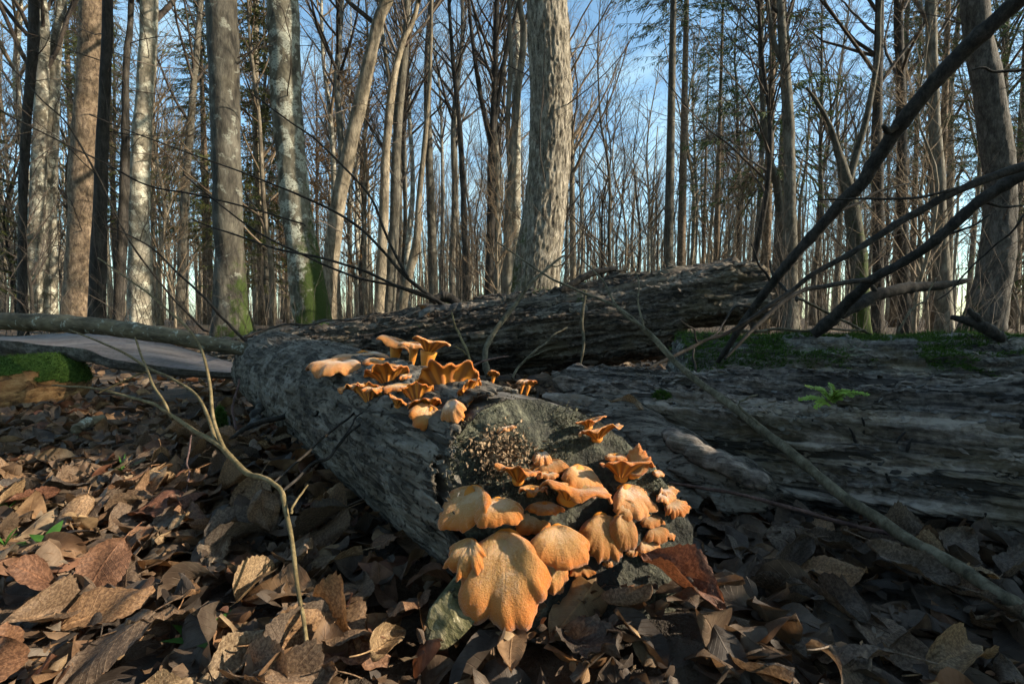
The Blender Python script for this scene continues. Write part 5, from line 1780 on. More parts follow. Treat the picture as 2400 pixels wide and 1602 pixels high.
def tuft(name, label, x, y, n, h, spread, mat, w=0.002, base=None, cat='grass'):
    p = ground_at(x, y) if base is None else base
    if base is None:
        p[2] = g1(p[0], p[1]) + 0.012
    e = thing(name, label, cat, p)
    rs = np.random.default_rng(int(x + y))
    for k in range(n):
        a = rs.uniform(0, 6.28)
        d = np.array([math.cos(a), math.sin(a), 0])
        L = h * rs.uniform(0.6, 1.1)
        t = np.linspace(0, 1, 9)[:, None]
        c = d * spread * L * t ** 1.5 + np.array([0, 0, 1]) * L * (t - 0.35 * t ** 2.4)
        s = np.array([-d[1], d[0], 0]) * w * (np.sin(np.pi * np.clip(t * 0.9 + 0.1, 0, 1)))
        v = np.stack([c - s, c + s + np.array([0, 0, 0.0004])], 1).reshape(-1, 3)
        link('blade', mesh_np('grass_blade', v, grid_faces(9, 2), mat, smooth=True), e)
    return e


tuft('grass_tuft', 'small green grass tuft among the left leaves', 283, 1098, 6, 0.045, 1.0, MAT['grass'], 0.0016)
tuft('grass_tuft', 'green grass tuft at the far left edge of the leaves', 12, 1195, 7, 0.04, 0.9, MAT['grass'], 0.0018)
tuft('grass_tuft', 'tiny upright green shoot left of the round green leaf', 12, 1290, 4, 0.035, 0.5, MAT['grass'], 0.0016)
tuft('green_seedling', 'low dark green lobed leaf on the sunlit leaf crumbs', 110, 1275, 5, 0.03, 1.4, MAT['grass'], 0.007, cat='plant')
tuft('green_seedling', 'small clover-like seedling beside the hanging tan leaf', 512, 1210, 5, 0.022, 1.3, MAT['grass'], 0.006, cat='plant')
tuft('green_seedling', 'dark green seedling low in the leaves by the thin purplish twig', 460, 1480, 4, 0.025, 1.3, MAT['grass'], 0.006, cat='plant')
tuft('green_seedling', 'small green seedling near the mossy stump', 200, 1000, 5, 0.03, 1.2, MAT['grass'], 0.005, cat='plant')


def moss_clump(label, c, r, n, hh):
    e = thing('moss_clump', label, 'moss', c)
    d = rng.normal(0, 1, (n, 3))
    d /= np.linalg.norm(d, axis=1, keepdims=True)
    p = d * np.asarray(r) * rng.uniform(0.7, 1, (n, 1))
    v, f = blades(p, d + np.array([0, -0.2, 0.3]), hh * 0.5, hh, 0.0013)
    link('moss_blades', mesh_np('moss_clump', v, f, MAT['fungus_moss'], smooth=False), e)['kind'] = 'stuff'


moss_clump('bright green moss tuft at the foot of the mushroom log', PD(505, 968, 1.14), (0.012, 0.012, 0.036), 1500, 0.012)
moss_clump('small green moss tuft on the decayed log near the leaning stick', on_right_log(1518, 908), (0.016, 0.012, 0.008), 700, 0.010)

# ------------------------------------------------------------------ trees


def branchset(starts, dirs, lens, nseg, up, jit, rs):
    B = len(starts)
    p = np.zeros((B, nseg + 1, 3))
    p[:, 0] = starts
    d = dirs.copy()
    for k in range(nseg):
        p[:, k + 1] = p[:, k] + d * (lens / nseg)[:, None]
        d = d + rs.normal(0, jit, (B, 3)) + np.array([0, 0, up])
        d /= np.linalg.norm(d, axis=1, keepdims=True)
    return p


def children(poly, rad, n, ang, lfac, rs, tmin=0.2):
    """n side branches on each polyline"""
    B, m, _ = poly.shape
    t = rs.uniform(tmin, 1.0, (B, n)) * (m - 1.001)
    i = t.astype(int)
    fr = (t - i)[..., None]
    bi = np.arange(B)[:, None]
    st = poly[bi, i] * (1 - fr) + poly[bi, i + 1] * fr
    tg = poly[bi, i + 1] - poly[bi, i]
    tg /= np.linalg.norm(tg, axis=2, keepdims=True) + 1e-9
    rp = rad[bi, i] * (1 - fr[..., 0]) + rad[bi, i + 1] * fr[..., 0]
    q = np.cross(tg, rs.normal(0, 1, tg.shape))
    q /= np.linalg.norm(q, axis=2, keepdims=True) + 1e-9
    a = rs.uniform(ang[0], ang[1], (B, n, 1))
    d = tg * np.cos(a) + q * np.sin(a)
    plen = np.linalg.norm(np.diff(poly, axis=1), axis=2).sum(axis=1)
    L = plen[:, None] * lfac * rs.uniform(0.5, 1.2, (B, n)) * (1.15 - 0.6 * t / (m - 1))
    return st.reshape(-1, 3), d.reshape(-1, 3), L.ravel(), rp.ravel()


def gen_tree(seed, H, r0, crown, n1, n2, n3, wob=0.15, l1=0.20, ang=(0.5, 1.0), up=0.10, twig_r=0.004, leaves=0, fork=False):
    """-> trunk (v,f), crown (v,f), leaf verts"""
    rs = np.random.default_rng(seed)
    n = 20
    z = np.linspace(0, 1, n)
    c = np.stack([wob * fbm(np.stack([z * 3, z * 0 + seed, z * 0], 1), 2, 1) * H * 0.12 * z ** 0.5, wob * fbm(np.stack([z * 3, z * 0 + seed, z * 0 + 5], 1), 2, 2) * H * 0.12 * z ** 0.5, z * H], 1)
    c[:, :2] -= c[0, :2]
    c[0, 2] = -0.25
    rad = r0 * (1 - 0.85 * z ** 1.1) * (1 + 0.55 * np.exp(-z * H / 0.35))
    tv, tf = tubes(c[None], rad[None], 12)
    parts = []
    t = rs.uniform(crown, 0.985, n1)
    i = (t * (n - 1)).astype(int)
    fr = (t * (n - 1) - i)[:, None]
    st = c[i] * (1 - fr) + c[np.minimum(i + 1, n - 1)] * fr
    az = rs.uniform(0, 6.283, n1)
    a = rs.uniform(ang[0], ang[1], n1)
    d = np.stack([np.sin(a) * np.cos(az), np.sin(a) * np.sin(az), np.cos(a)], 1)
    L1 = H * l1 * (1.15 - t) * rs.uniform(0.6, 1.3, n1) + 0.35
    p1 = branchset(st, d, L1, 6, up, 0.10, rs)
    rr = np.interp(t, z, rad)
    rad1 = np.minimum(rr * 0.55, 0.012 + L1 * 0.012)[:, None] * np.linspace(1, 0.25, 7)[None]
    parts.append(tubes(p1, rad1, 5, False))
    if fork:
        p0 = branchset(c[9:10], np.array([[0.35, 0.1, 0.93]]), np.array([H * 0.45]), 8, 0.05, 0.05, rs)
        parts.append(tubes(p0, np.linspace(rad[9] * 0.75, 0.02, 9)[None], 8, False))
        p1 = np.concatenate([p1, branchset(p0[0, 2:8:1][:6], rs.normal(0, 0.5, (6, 3)) + np.array([0, 0, 0.7]), np.full(6, H * 0.12), 6, up, 0.1, rs)])
        rad1 = np.concatenate([rad1, np.tile(np.linspace(0.025, 0.008, 7), (6, 1))])
    s2, d2, L2, r2 = children(p1, rad1, n2, (0.4, 1.0), 0.5, rs)
    p2 = branchset(s2, d2, L2, 4, up * 0.8, 0.16, rs)
    rad2 = np.maximum(np.minimum(r2 * 0.6, 0.009), twig_r)[:, None] * np.linspace(1, 0.5, 5)[None]
    parts.append(tubes(p2, rad2, 3, False))
    s3, d3, L3, r3 = children(p2, rad2, n3, (0.4, 1.0), 0.55, rs, 0.1)
    p3 = branchset(s3, d3, L3, 3, 0.03, 0.18, rs)
    rad3 = np.full(len(s3), twig_r * 0.8)[:, None] * np.linspace(1, 0.5, 4)[None]
    parts.append(tubes(p3, rad3, 3, False))
    lv = None
    if leaves:
        k = rs.integers(0, len(p3), leaves)
        j = rs.integers(1, 4, leaves)
        q = p3[k, j] + rs.normal(0, 0.05, (leaves, 3))
        d1 = rs.normal(0, 1, (leaves, 3))
        d1 /= np.linalg.norm(d1, axis=1, keepdims=True)
        d2_ = np.cross(d1, rs.normal(0, 1, (leaves, 3)))
        d2_ /= np.linalg.norm(d2_, axis=1, keepdims=True)
        lv = np.stack([q, q + d1 * 0.05 + d2_ * 0.028, q + d1 * 0.11, q + d1 * 0.05 - d2_ * 0.028], 1).reshape(-1, 3)
    return (tv, tf), merge(parts), lv


def gen_spruce(seed, H, r0, low, nb, dens=52):
    rs = np.random.default_rng(seed)
    z = np.linspace(0, 1, 16)
    c = np.stack([0.05 * np.sin(z * 3 + seed), 0.05 * np.cos(z * 2 + seed), z * H], 1)
    c[:, :2] -= c[0, :2]
    c[0, 2] = -0.25
    rad = r0 * (1 - 0.93 * z) * (1 + 0.4 * np.exp(-z * H / 0.4))
    trunk = tubes(c[None], rad[None], 12)
    t = rs.uniform(low, 0.99, nb)
    az = rs.uniform(0, 6.283, nb)
    L = (0.25 + 0.165 * H * (1 - t) ** 0.8) * rs.uniform(0.7, 1.15, nb)
    st = np.stack([0 * t, 0 * t, t * H], 1)
    d = np.stack([np.cos(az), np.sin(az), rs.uniform(-0.25, 0.15, nb)], 1)
    d /= np.linalg.norm(d, axis=1, keepdims=True)
    p = branchset(st, d, L, 6, -0.035, 0.05, rs)
    br = tubes(p, np.full((nb, 1), 0.014) * np.linspace(1, 0.25, 7)[None], 3, False)
    # hanging needle sprays along each branch
    m = dens
    tt = rs.uniform(0.12, 1, (nb, m)) * 5.99
    i = tt.astype(int)
    fr = (tt - i)[..., None]
    bi = np.arange(nb)[:, None]
    q = p[bi, i] * (1 - fr) + p[bi, i + 1] * fr
    tg = p[bi, i + 1] - p[bi, i]
    tg /= np.linalg.norm(tg, axis=2, keepdims=True)
    sd = np.stack([-tg[..., 1], tg[..., 0], 0 * tg[..., 0]], -1) * rs.choice([-1, 1], (nb, m, 1))
    dr = sd * rs.uniform(0.2, 1.0, (nb, m, 1)) + tg * rs.uniform(0.2, 0.9, (nb, m, 1)) + np.array([0, 0, -1]) * rs.uniform(0.1, 0.9, (nb, m, 1))
    dr /= np.linalg.norm(dr, axis=2, keepdims=True)
    ln = (0.09 + 0.13 * L[:, None] / L.max()) * rs.uniform(0.6, 1.5, (nb, m))
    wv = np.cross(dr, rs.normal(0, 1, dr.shape))
    wv /= np.linalg.norm(wv, axis=2, keepdims=True)
    q0 = q
    q1 = q + dr * ln[..., None] * 0.5 + wv * 0.013
    q2 = q + dr * ln[..., None]
    q3 = q + dr * ln[..., None] * 0.5 - wv * 0.013
    nv = np.stack([q0, q1, q2, q3], 2).reshape(-1, 3)
    return trunk, br, nv


TT = []
for k, (H, r0, cr, fk) in enumerate([(21, 0.17, 0.42, False), (19, 0.14, 0.35, True), (23, 0.20, 0.5, False), (17, 0.12, 0.3, False), (20, 0.15, 0.38, True), (18, 0.11, 0.33, False)]):
    tr, cw, _ = gen_tree(100 + k, H, r0, cr, 40, 7, 6, 0.25, 0.24, (0.35, 0.9), 0.10, 0.0036, 0, fk)
    TT.append((tr, cw))
SS = []
for k, (H, r0) in enumerate([(8.5, 0.045), (6.5, 0.035), (10, 0.055), (7.5, 0.04), (5.0, 0.03)]):
    tr, cw, _ = gen_tree(200 + k, H, r0, 0.16, 34, 6, 5, 0.55, 0.24, (0.4, 1.0), 0.10, 0.0024)
    SS.append((tr, cw))
BB = []
for k in range(3):
    tr, cw, lv = gen_tree(300 + k, 9 + k * 2, 0.06, 0.12, 46, 6, 4, 0.4, 0.26, (0.6, 1.15), 0.04, 0.003, 4200)
    BB.append((tr, cw, lv))
PP = [gen_spruce(400 + k, H, r0, low, nb) for k, (H, r0, low, nb) in enumerate([(20, 0.17, 0.30, 230), (16, 0.13, 0.22, 230), (12, 0.10, 0.10, 220), (22, 0.19, 0.45, 200)])]

MESH = {}


def shared(key, build):
    if key not in MESH:
        MESH[key] = build()
    return MESH[key]


def quads(v):
    return np.arange(len(v)).reshape(-1, 4)


def put_tree(kind, k, x, y, s, rz, label, group, bark, twig='twig', name=None, needles='spruce'):
    loc = (x, y, g1(x, y))
    if kind == 'tree':
        tr, cw = TT[k % len(TT)]
    elif kind == 'sapling':
        tr, cw = SS[k % len(SS)]
    elif kind == 'brown':
        tr, cw, lv = BB[k % len(BB)]
    else:
        tr, cw, lv = PP[k % len(PP)]
    e = thing(name or {'tree': 'bare_tree', 'sapling': 'sapling', 'brown': 'young_beech', 'spruce': 'spruce_tree'}[kind], label, 'tree', loc, group, (0, 0, rz))
    e.scale = (s, s, s)
    link('trunk', shared((kind, k, 't', bark), lambda: mesh_np(kind + '_trunk', tr[0], tr[1], MAT[bark])), e)
    c = link('branches' if kind in ('spruce', 'brown') else 'crown', shared((kind, k, 'c', twig), lambda: mesh_np(kind + '_crown', cw[0], cw[1], MAT[twig])), e)
    if kind == 'spruce':
        link('crown', shared((kind, k, 'n', needles), lambda: mesh_np('spruce_needles', lv, quads(lv), MAT[needles], smooth=False)), e)
    if kind == 'brown':
        link('crown', shared((kind, k, 'l'), lambda: mesh_np('beech_leaves', lv, quads(lv), MAT['brown_leaves'], smooth=False)), e)
    return e


# --- the trunks one can single out, traced and set at the distance their thickness implies


NAMED = []


def near_tree(name, label, d, pts, bark, sides=40, ridge=0.006, forks=(), top=15.0, oak=False, crown=None, seed=0, roots=0.3, branches=()):
    q = np.array([(*PD(x, y, d), w * D2S * d / FPX / 2) for x, y, w in pts])
    base = q[0].copy()
    gz = g1(base[0], base[1])
    # down into the ground
    dirn = (q[0] - q[1])[:3]
    foot = q[0].copy()
    foot[2] = gz - 0.15
    foot[3] *= 1.0 + roots
    first = q[0].copy()
    first[2] = max(first[2], gz + 0.25)
    rows = [foot] + ([q[0]] if q[0, 2] > gz + 0.02 else []) + list(q[1:])
    last, prev = rows[-1], rows[-2]
    s = (last - prev) / max(np.linalg.norm((last - prev)[:3]), 1e-6)
    zt = last[2]
    if top > zt + 1:
        up = (top - zt)
        dd = np.array([s[0] * 0.4, s[1] * 0.4, 1.0])
        for k in (0.35, 0.7, 1.0):
            rows.append(np.array([last[0] + dd[0] * up * k, last[1] + dd[1] * up * k, zt + up * k, last[3] * (1 - 0.7 * k)]))
    rows = np.array(rows)
    zlen = rows[-1, 2] - rows[0, 2]
    n = int(60 + 26 * min(zlen, 14)) if sides >= 36 else 70
    if oak:
        n *= 2
    c = smooth_poly(rows, n)
    A = np.array([base[0], base[1], gz])
    v, f = tubes((c[:, :3] - A)[None], np.maximum(c[:, 3], 0.004)[None], sides)
    nv = n * sides
    ctr = np.repeat(c[:, :3] - A, sides, axis=0)
    out = v[:nv] - ctr
    rad = np.linalg.norm(out, axis=1, keepdims=True)
    out = out / (rad + 1e-9)
    if oak:
        a = np.tile(np.linspace(0, 2 * np.pi, sides, endpoint=False), n)
        pz = np.stack([np.cos(a) * 9, np.sin(a) * 9, v[:nv, 2] * 7.5], 1)
        warp = vnoise(pz * 0.8, 3)[:, None] * 0.6
        rd = ridged(pz + warp, 2, 7)
        dsp = rd * 0.020 + fbm(v[:nv] * 3, 2, 5) * 0.012
    else:
        dsp = fbm(v[:nv] * np.array([9, 9, 4]), 4, seed + 3) * ridge * 1.6 + fbm(v[:nv] * np.array([2.5, 2.5, 1.5]), 2, seed + 4) * rad[:, 0] * 0.14
        flare = np.exp(-np.clip(v[:nv, 2], 0, 9) / 0.22) * np.maximum(0, np.sin(np.tile(np.linspace(0, 2 * np.pi, sides, endpoint=False), n) * 5 + seed)) * rad[:, 0] * 0.35
        dsp = dsp + flare
    v[:nv] += out * dsp[:, None]
    e = thing(name, label, 'tree', A)
    tk = link('trunk', mesh_np(name + '_trunk', v, f, MAT[bark]), e)
    for fk in forks:
        qq = np.array([(*PD(x, y, d), w * D2S * d / FPX / 2) for x, y, w in fk])
        l2, pv = qq[-1], qq[-2]
        sdir = (l2 - pv) / np.linalg.norm((l2 - pv)[:3])
        qq = np.concatenate([qq, [l2 + np.array([*(sdir[:3] * 2.0), -l2[3] * 0.5])]])
        cc = smooth_poly(qq, 40, 0.02, seed)
        vv, ff = tubes((cc[:, :3] - A)[None], np.maximum(cc[:, 3], 0.003)[None], 12)
        link('limb', mesh_np(name + '_limb', vv, ff, MAT[bark]), e)
    # crown growing from this trunk, mostly above the picture
    if top > 8:
        rc = np.random.default_rng(seed + 900)
        z0 = max(4.6, 0.38 * top) + A[2]
        cand = np.nonzero(c[:, 2] > z0)[0]
        n1 = 24
        ki = rc.choice(cand, n1)
        az_ = rc.uniform(0, 6.283, n1)
        an = rc.uniform(0.4, 0.95, n1)
        d1 = np.stack([np.sin(an) * np.cos(az_), np.sin(an) * np.sin(az_), np.cos(an)], 1)
        fr_ = (c[ki, 2] - z0) / (c[-1, 2] - z0)
        L1 = (0.8 + 3.2 * (1.1 - fr_)) * rc.uniform(0.6, 1.2, n1)
        q1 = branchset(c[ki, :3] - A, d1, L1, 6, 0.09, 0.10, rc)
        w1 = np.minimum(c[ki, 3] * 0.45, 0.012 + 0.010 * L1)[:, None] * np.linspace(1, 0.25, 7)[None]
        s2, d2, L2, r2 = children(q1, w1, 6, (0.4, 1.0), 0.5, rc)
        q2 = branchset(s2, d2, L2, 4, 0.08, 0.16, rc)
        w2 = np.maximum(np.minimum(r2 * 0.6, 0.008), 0.0035)[:, None] * np.linspace(1, 0.5, 5)[None]
        s3, d3, L3, r3 = children(q2, w2, 5, (0.4, 1.0), 0.55, rc, 0.1)
        q3 = branchset(s3, d3, L3, 3, 0.03, 0.18, rc)
        vv, ff = merge([tubes(q1, w1, 5, False), tubes(q2, w2, 3, False), tubes(q3, np.full((len(s3), 1), 0.003) * np.linspace(1, 0.5, 4)[None], 3, False)])
        link('crown', mesh_np(name + '_crown', vv, ff, MAT['twig']), e)
    # fine dead side branches along the trunk
    rs = np.random.default_rng(seed + 500)
    nb = 9
    kk = rs.integers(int(n * 0.12), int(n * 0.6), nb)
    az = rs.uniform(0, 6.283, nb)
    dd = np.stack([np.cos(az), np.sin(az), rs.uniform(-0.1, 0.8, nb)], 1)
    dd /= np.linalg.norm(dd, axis=1, keepdims=True)
    p1 = branchset(c[kk, :3] - A, dd, rs.uniform(0.4, 2.2, nb), 6, 0.05, 0.14, rs)
    r1 = np.full((nb, 1), 0.009) * np.linspace(1, 0.3, 7)[None]
    for k in range(nb):
        s2, d2, L2, r2 = children(p1[k:k + 1], r1[k:k + 1], 6, (0.4, 1.0), 0.5, rs)
        p2 = branchset(s2, d2, L2, 4, 0.03, 0.16, rs)
        vv, ff = merge([tubes(p1[k:k + 1], r1[k:k + 1], 5, False), tubes(p2, np.full((len(s2), 1), 0.0035) * np.linspace(1, 0.5, 5)[None], 3, False)])
        link('side_branch', mesh_np(name + '_side', vv, ff, MAT['twig']), tk)
    NAMED.append((float(A[0]), float(A[1]), label))
    return e


near_tree('tall_tree', 'brown scaly-barked straight trunk beside a thin black trunk, behind the lichen-spotted pole', 8.5,
          [(190, 738, 74), (200, 400, 62), (213, 150, 56), (218, 0, 52)], 'brown_bark', 56, 0.006, seed=1)
near_tree('thin_dark_tree', 'black trunk hugging the right side of the brown scaly trunk', 7.6,
          [(222, 745, 34), (232, 400, 25), (243, 150, 21), (247, 0, 19)], 'dark_bark', 30, 0.006, seed=2)
near_tree('thin_dark_tree', 'thin crooked dark trunk between the brown scaly trunk and the pale blotched trunk', 9.0,
          [(272, 740, 22), (283, 500, 20), (287, 350, 17), (290, 150, 13), (301, 0, 10)], 'dark_bark', 24, 0.01, seed=3)
near_tree('pale_tree', 'pale blotched trunk right of the thin crooked dark one', 9.5,
          [(322, 745, 52), (322, 600, 45), (318, 480, 42), (330, 250, 35), (343, 0, 30)], 'pale_bark', 48, 0.008, seed=4)
near_tree('slim_tree', 'slim grey trunk left of the thick mossy-footed trunk', 14.0,
          [(412, 740, 20), (425, 450, 17), (440, 250, 14), (460, 0, 12)], 'grey_bark', 20, 0.006, seed=5)
near_tree('mossy_tree', 'thick dark grey upright trunk with moss on its right foot', 6.8,
          [(532, 815, 74), (528, 650, 67), (522, 450, 62), (517, 250, 60), (508, 0, 58)], 'moss_bark_d', 64, 0.008, seed=6)
near_tree('mossy_tree', 'leaning blotched trunk with bright green moss on its lower right', 7.0,
          [(724, 775, 84), (705, 640, 74), (685, 520, 66), (665, 330, 63), (655, 200, 62), (650, 0, 62)], 'moss_bark_r', 64, 0.008, seed=7)
near_tree('leaning_tree', 'slender trunk leaning right behind the moss-green leaning trunk', 10.0,
          [(752, 745, 36), (758, 620, 34), (775, 480, 32), (800, 350, 30), (835, 200, 28), (868, 50, 26), (905, -60, 22)], 'warm_bark', 30, 0.008, seed=8)
near_tree('pale_tree', 'left one of two pale lichen-grey trunks at the left edge of the wood', 12.0,
          [(76, 745, 36), (85, 500, 31), (92, 300, 25), (100, 100, 22), (95, 0, 19)], 'pale_bark', 30, 0.01, seed=9)
near_tree('pale_tree', 'right one of two pale lichen-grey trunks at the left edge of the wood', 12.3,
          [(112, 745, 34), (112, 500, 30), (120, 250, 25), (130, 100, 20), (142, 0, 16)], 'pale_bark', 30, 0.01, seed=10)
near_tree('thin_dark_tree', 'crooked black trunk in front of the two pale lichen-grey trunks', 8.8,
          [(52, 745, 18), (52, 500, 15), (60, 300, 17), (75, 120, 19), (78, 0, 19)], 'dark_bark', 24, 0.012, seed=11)
near_tree('ridged_tree', 'thick tall trunk with deeply ridged sunlit bark behind the raised log', 6.5,
          [(1222, 720, 112), (1233, 600, 101), (1250, 480, 93), (1262, 330, 90), (1262, 150, 88), (1255, 0, 86)], 'oak_bark', 150, oak=True, seed=12)
near_tree('slim_tree', 'slim grey trunk in the clump left of the ridged trunk, forking high up', 11.0,
          [(893, 735, 28), (905, 500, 23), (912, 300, 19), (930, 100, 16), (935, 0, 14)], 'grey_bark', 22, 0.006, seed=13,
          forks=[[(912, 310, 12), (895, 200, 11), (880, 100, 9), (868, 0, 7)]])
near_tree('slim_tree', 'mossy slim trunk at the left of the same clump, leaning into a fork', 10.5,
          [(868, 745, 24), (880, 500, 22), (886, 350, 19), (900, 200, 16), (925, 95, 13), (960, 0, 9)], 'warm_bark', 22, 0.006, seed=14)
near_tree('crooked_tree', 'thin yellowish crooked trunk with moss at its bend, right of the clump', 9.5,
          [(918, 730, 24), (935, 640, 19), (955, 560, 18), (962, 450, 14), (985, 200, 9), (990, 0, 7)], 'warm_bark', 18, 0.008, seed=15)
near_tree('forked_tree', 'dark upright tree with three forking limbs left of the ridged trunk', 13.0,
          [(1122, 705, 24), (1126, 500, 19), (1128, 350, 16), (1135, 180, 14), (1140, 0, 12)], 'dark_bark', 22, 0.006, seed=16,
          forks=[[(1126, 340, 12), (1098, 200, 10), (1080, 60, 8), (1075, 0, 7)], [(1128, 330, 10), (1150, 180, 9), (1168, 60, 7), (1172, 0, 6)]])
near_tree('slim_tree', 'thin dark trunk with a wavy stem left of the forked dark tree', 14.0,
          [(1070, 705, 17), (1065, 500, 14), (1055, 300, 12), (1040, 150, 9), (1030, 0, 7)], 'dark_bark', 18, 0.006, seed=17)
near_tree('slim_tree', 'grey trunk with a pale bend right of the forked dark tree', 11.5,
          [(1165, 700, 28), (1168, 500, 22), (1174, 400, 19), (1184, 250, 16), (1202, 80, 14), (1192, 0, 12)], 'grey_bark', 22, 0.006, seed=18,
          forks=[[(1172, 410, 12), (1165, 280, 11), (1172, 120, 10), (1168, 0, 8)]])
near_tree('slim_tree', 'straight grey trunk crossed by the thick leaning branch', 11.0,
          [(1815, 690, 30), (1812, 500, 27), (1810, 300, 23), (1800, 150, 20), (1790, 0, 15)], 'grey_bark', 26, 0.006, seed=19,
          forks=[[(1803, 160, 12), (1775, 90, 10), (1760, 0, 8)]])
near_tree('crooked_tree', 'bent slender trunk left of the straight grey trunk behind the broken log end', 12.0,
          [(1797, 690, 20), (1786, 450, 17), (1770, 380, 14), (1755, 300, 11), (1745, 150, 9), (1742, 0, 8)], 'grey_bark', 20, 0.006, seed=20)
near_tree('mossy_tree', 'crooked forked tree wrapped in green moss behind the leaning branches', 9.0,
          [(1978, 770, 34), (1970, 600, 33), (1955, 480, 31), (1937, 400, 24), (1920, 340, 15), (1895, 270, 9), (1850, 200, 6)], 'moss_all', 30, 0.010, seed=21, top=3.4,
          forks=[[(1945, 420, 16), (1985, 290, 13), (2010, 150, 10), (2020, 0, 8)]])
near_tree('tall_tree', 'thick dark leaning trunk with green moss at its foot on the right', 7.2,
          [(2248, 785, 88), (2282, 620, 63), (2293, 450, 57), (2280, 300, 56), (2262, 180, 52), (2235, 0, 46)], 'moss_low', 60, 0.008, seed=22)
near_tree('slim_tree', 'straight grey trunk left of the thick dark leaning trunk', 10.0,
          [(2168, 760, 34), (2155, 500, 29), (2145, 300, 24), (2135, 0, 19)], 'grey_bark', 26, 0.006, seed=23)
near_tree('slim_tree', 'dark trunk rising behind the crossing of the leaning branches', 12.0,
          [(2075, 755, 26), (2070, 500, 22), (2068, 250, 19), (2060, 0, 16)], 'dark_bark', 22, 0.006, seed=24)
near_tree('slim_tree', 'dark trunk behind the moss-wrapped crooked tree', 11.5,
          [(2012, 755, 24), (2015, 500, 22), (2012, 300, 20), (2018, 0, 17)], 'dark_bark', 22, 0.006, seed=25)

# --- the wood behind
rs = np.random.default_rng(77)
placed = []


def free(x, y, dmin):
    for px_, py_ in placed:
        if (px_ - x) ** 2 + (py_ - y) ** 2 < dmin * dmin:
            return False
    return True


def scatter(n, rmin, rmax, dmin, fn, amax=53.0, amin=-53.0):
    k = tries = 0
    while k < n and tries < n * 60:
        tries += 1
        r = math.sqrt(rs.uniform(rmin ** 2, rmax ** 2)) if rs.uniform() < 0.6 else rs.uniform(rmin, rmax)
        a = R(rs.uniform(amin, amax))
        x, y = r * math.sin(a), r * math.cos(a)
        if not free(x, y, dmin):
            continue
        placed.append((x, y))
        fn(k, x, y, r)
        k += 1


BK = ['grey_bark', 'warm_bark', 'pale_bark', 'dark_bark']
BL = {'grey_bark': 'grey', 'warm_bark': 'tan', 'pale_bark': 'pale blotched', 'dark_bark': 'blackish'}
SHORT = {}


def beside(x, y):
    """the singled-out trunk that stands nearest in bearing"""
    a = math.atan2(x, y)
    q = min(NAMED, key=lambda t: abs(math.atan2(t[0], t[1]) - a))
    short = q[2]
    for cut in (' behind', ' beside', ' between', ' right of', ' left of', ' in front', ' in the', ' at the left', ' crossed', ' rising', ' with', ' hugging', ' leaning right', ' wrapped'):
        if cut in short[12:]:
            short = short[:short.index(cut, 12)]
    return 'far behind' if math.hypot(x, y) > 30 else 'behind', short


def f_tree(k, x, y, r):
    b = BK[int(rs.choice(4, p=[0.38, 0.3, 0.17, 0.15]))]
    s_, v_ = rs.uniform(0.7, 1.12), int(rs.integers(0, 6))
    w, q = beside(x, y)
    put_tree('tree', v_, x, y, s_, rs.uniform(0, 6.28), '%s%s tree with %s bark %s the %s' % ('slender ' if s_ < 0.84 else 'stout ' if s_ > 1.0 else '', 'forked' if v_ in (1, 4) else 'bare', BL[b], w, q),
             'bare trees of the wood', b, 'warm_twig' if b in ('warm_bark', 'pale_bark') else 'twig')


def f_sap(k, x, y, r):
    b = 'warm_bark' if rs.uniform() < 0.5 else 'dark_bark'
    s_ = rs.uniform(0.75, 1.5)
    w, q = beside(x, y)
    put_tree('sapling', int(rs.integers(0, 5)), x, y, s_, rs.uniform(0, 6.28), '%s sapling with a %s stem %s the %s' % ('tall' if s_ > 1.2 else 'low' if s_ < 0.95 else 'thin', 'tan' if b == 'warm_bark' else 'dark', w, q),
             'saplings of the understorey', b, 'warm_twig' if b == 'warm_bark' else 'twig')


def f_brown(k, x, y, r):
    w, q = beside(x, y)
    put_tree('brown', int(rs.integers(0, 3)), x, y, rs.uniform(0.8, 1.2), rs.uniform(0, 6.28), 'young beech holding brown leaves %s the %s' % (w, q), 'young beeches with brown leaves', 'warm_bark', 'warm_twig')


def f_spruce_l(k, x, y, r):
    w, q = beside(x, y)
    put_tree('spruce', int(rs.integers(0, 4)), x, y, rs.uniform(0.7, 1.0), rs.uniform(0, 6.28), 'sunlit-coloured yellow-green spruce %s the %s' % (w, q), 'sunlit spruces on the left', 'brown_bark', 'twig', needles='spruce_lit')


def f_spruce_r(k, x, y, r):
    w, q = beside(x, y)
    put_tree('spruce', int(rs.integers(0, 4)), x, y, rs.uniform(0.75, 1.1), rs.uniform(0, 6.28), 'dark green spruce %s the %s' % (w, q), 'dark spruces on the right', 'brown_bark', 'twig')


# the singled-out spruce beside the broken log end
p = PD(1530, 735, 16)
put_tree('spruce', 3, p[0], p[1], 0.95, 1.0, 'tall dark spruce standing clear above the broken end of the raised log', None, 'grey_bark', 'twig')
placed.append((p[0], p[1]))
scatter(11, 13, 34, 3.0, f_spruce_r, 50, 14)
scatter(9, 14, 34, 3.0, f_spruce_l, -27, -52)
scatter(5, 22, 36, 2.2, f_brown, -16, -40)
scatter(105, 13, 55, 1.3, f_tree)
scatter(110, 10, 45, 0.8, f_sap)


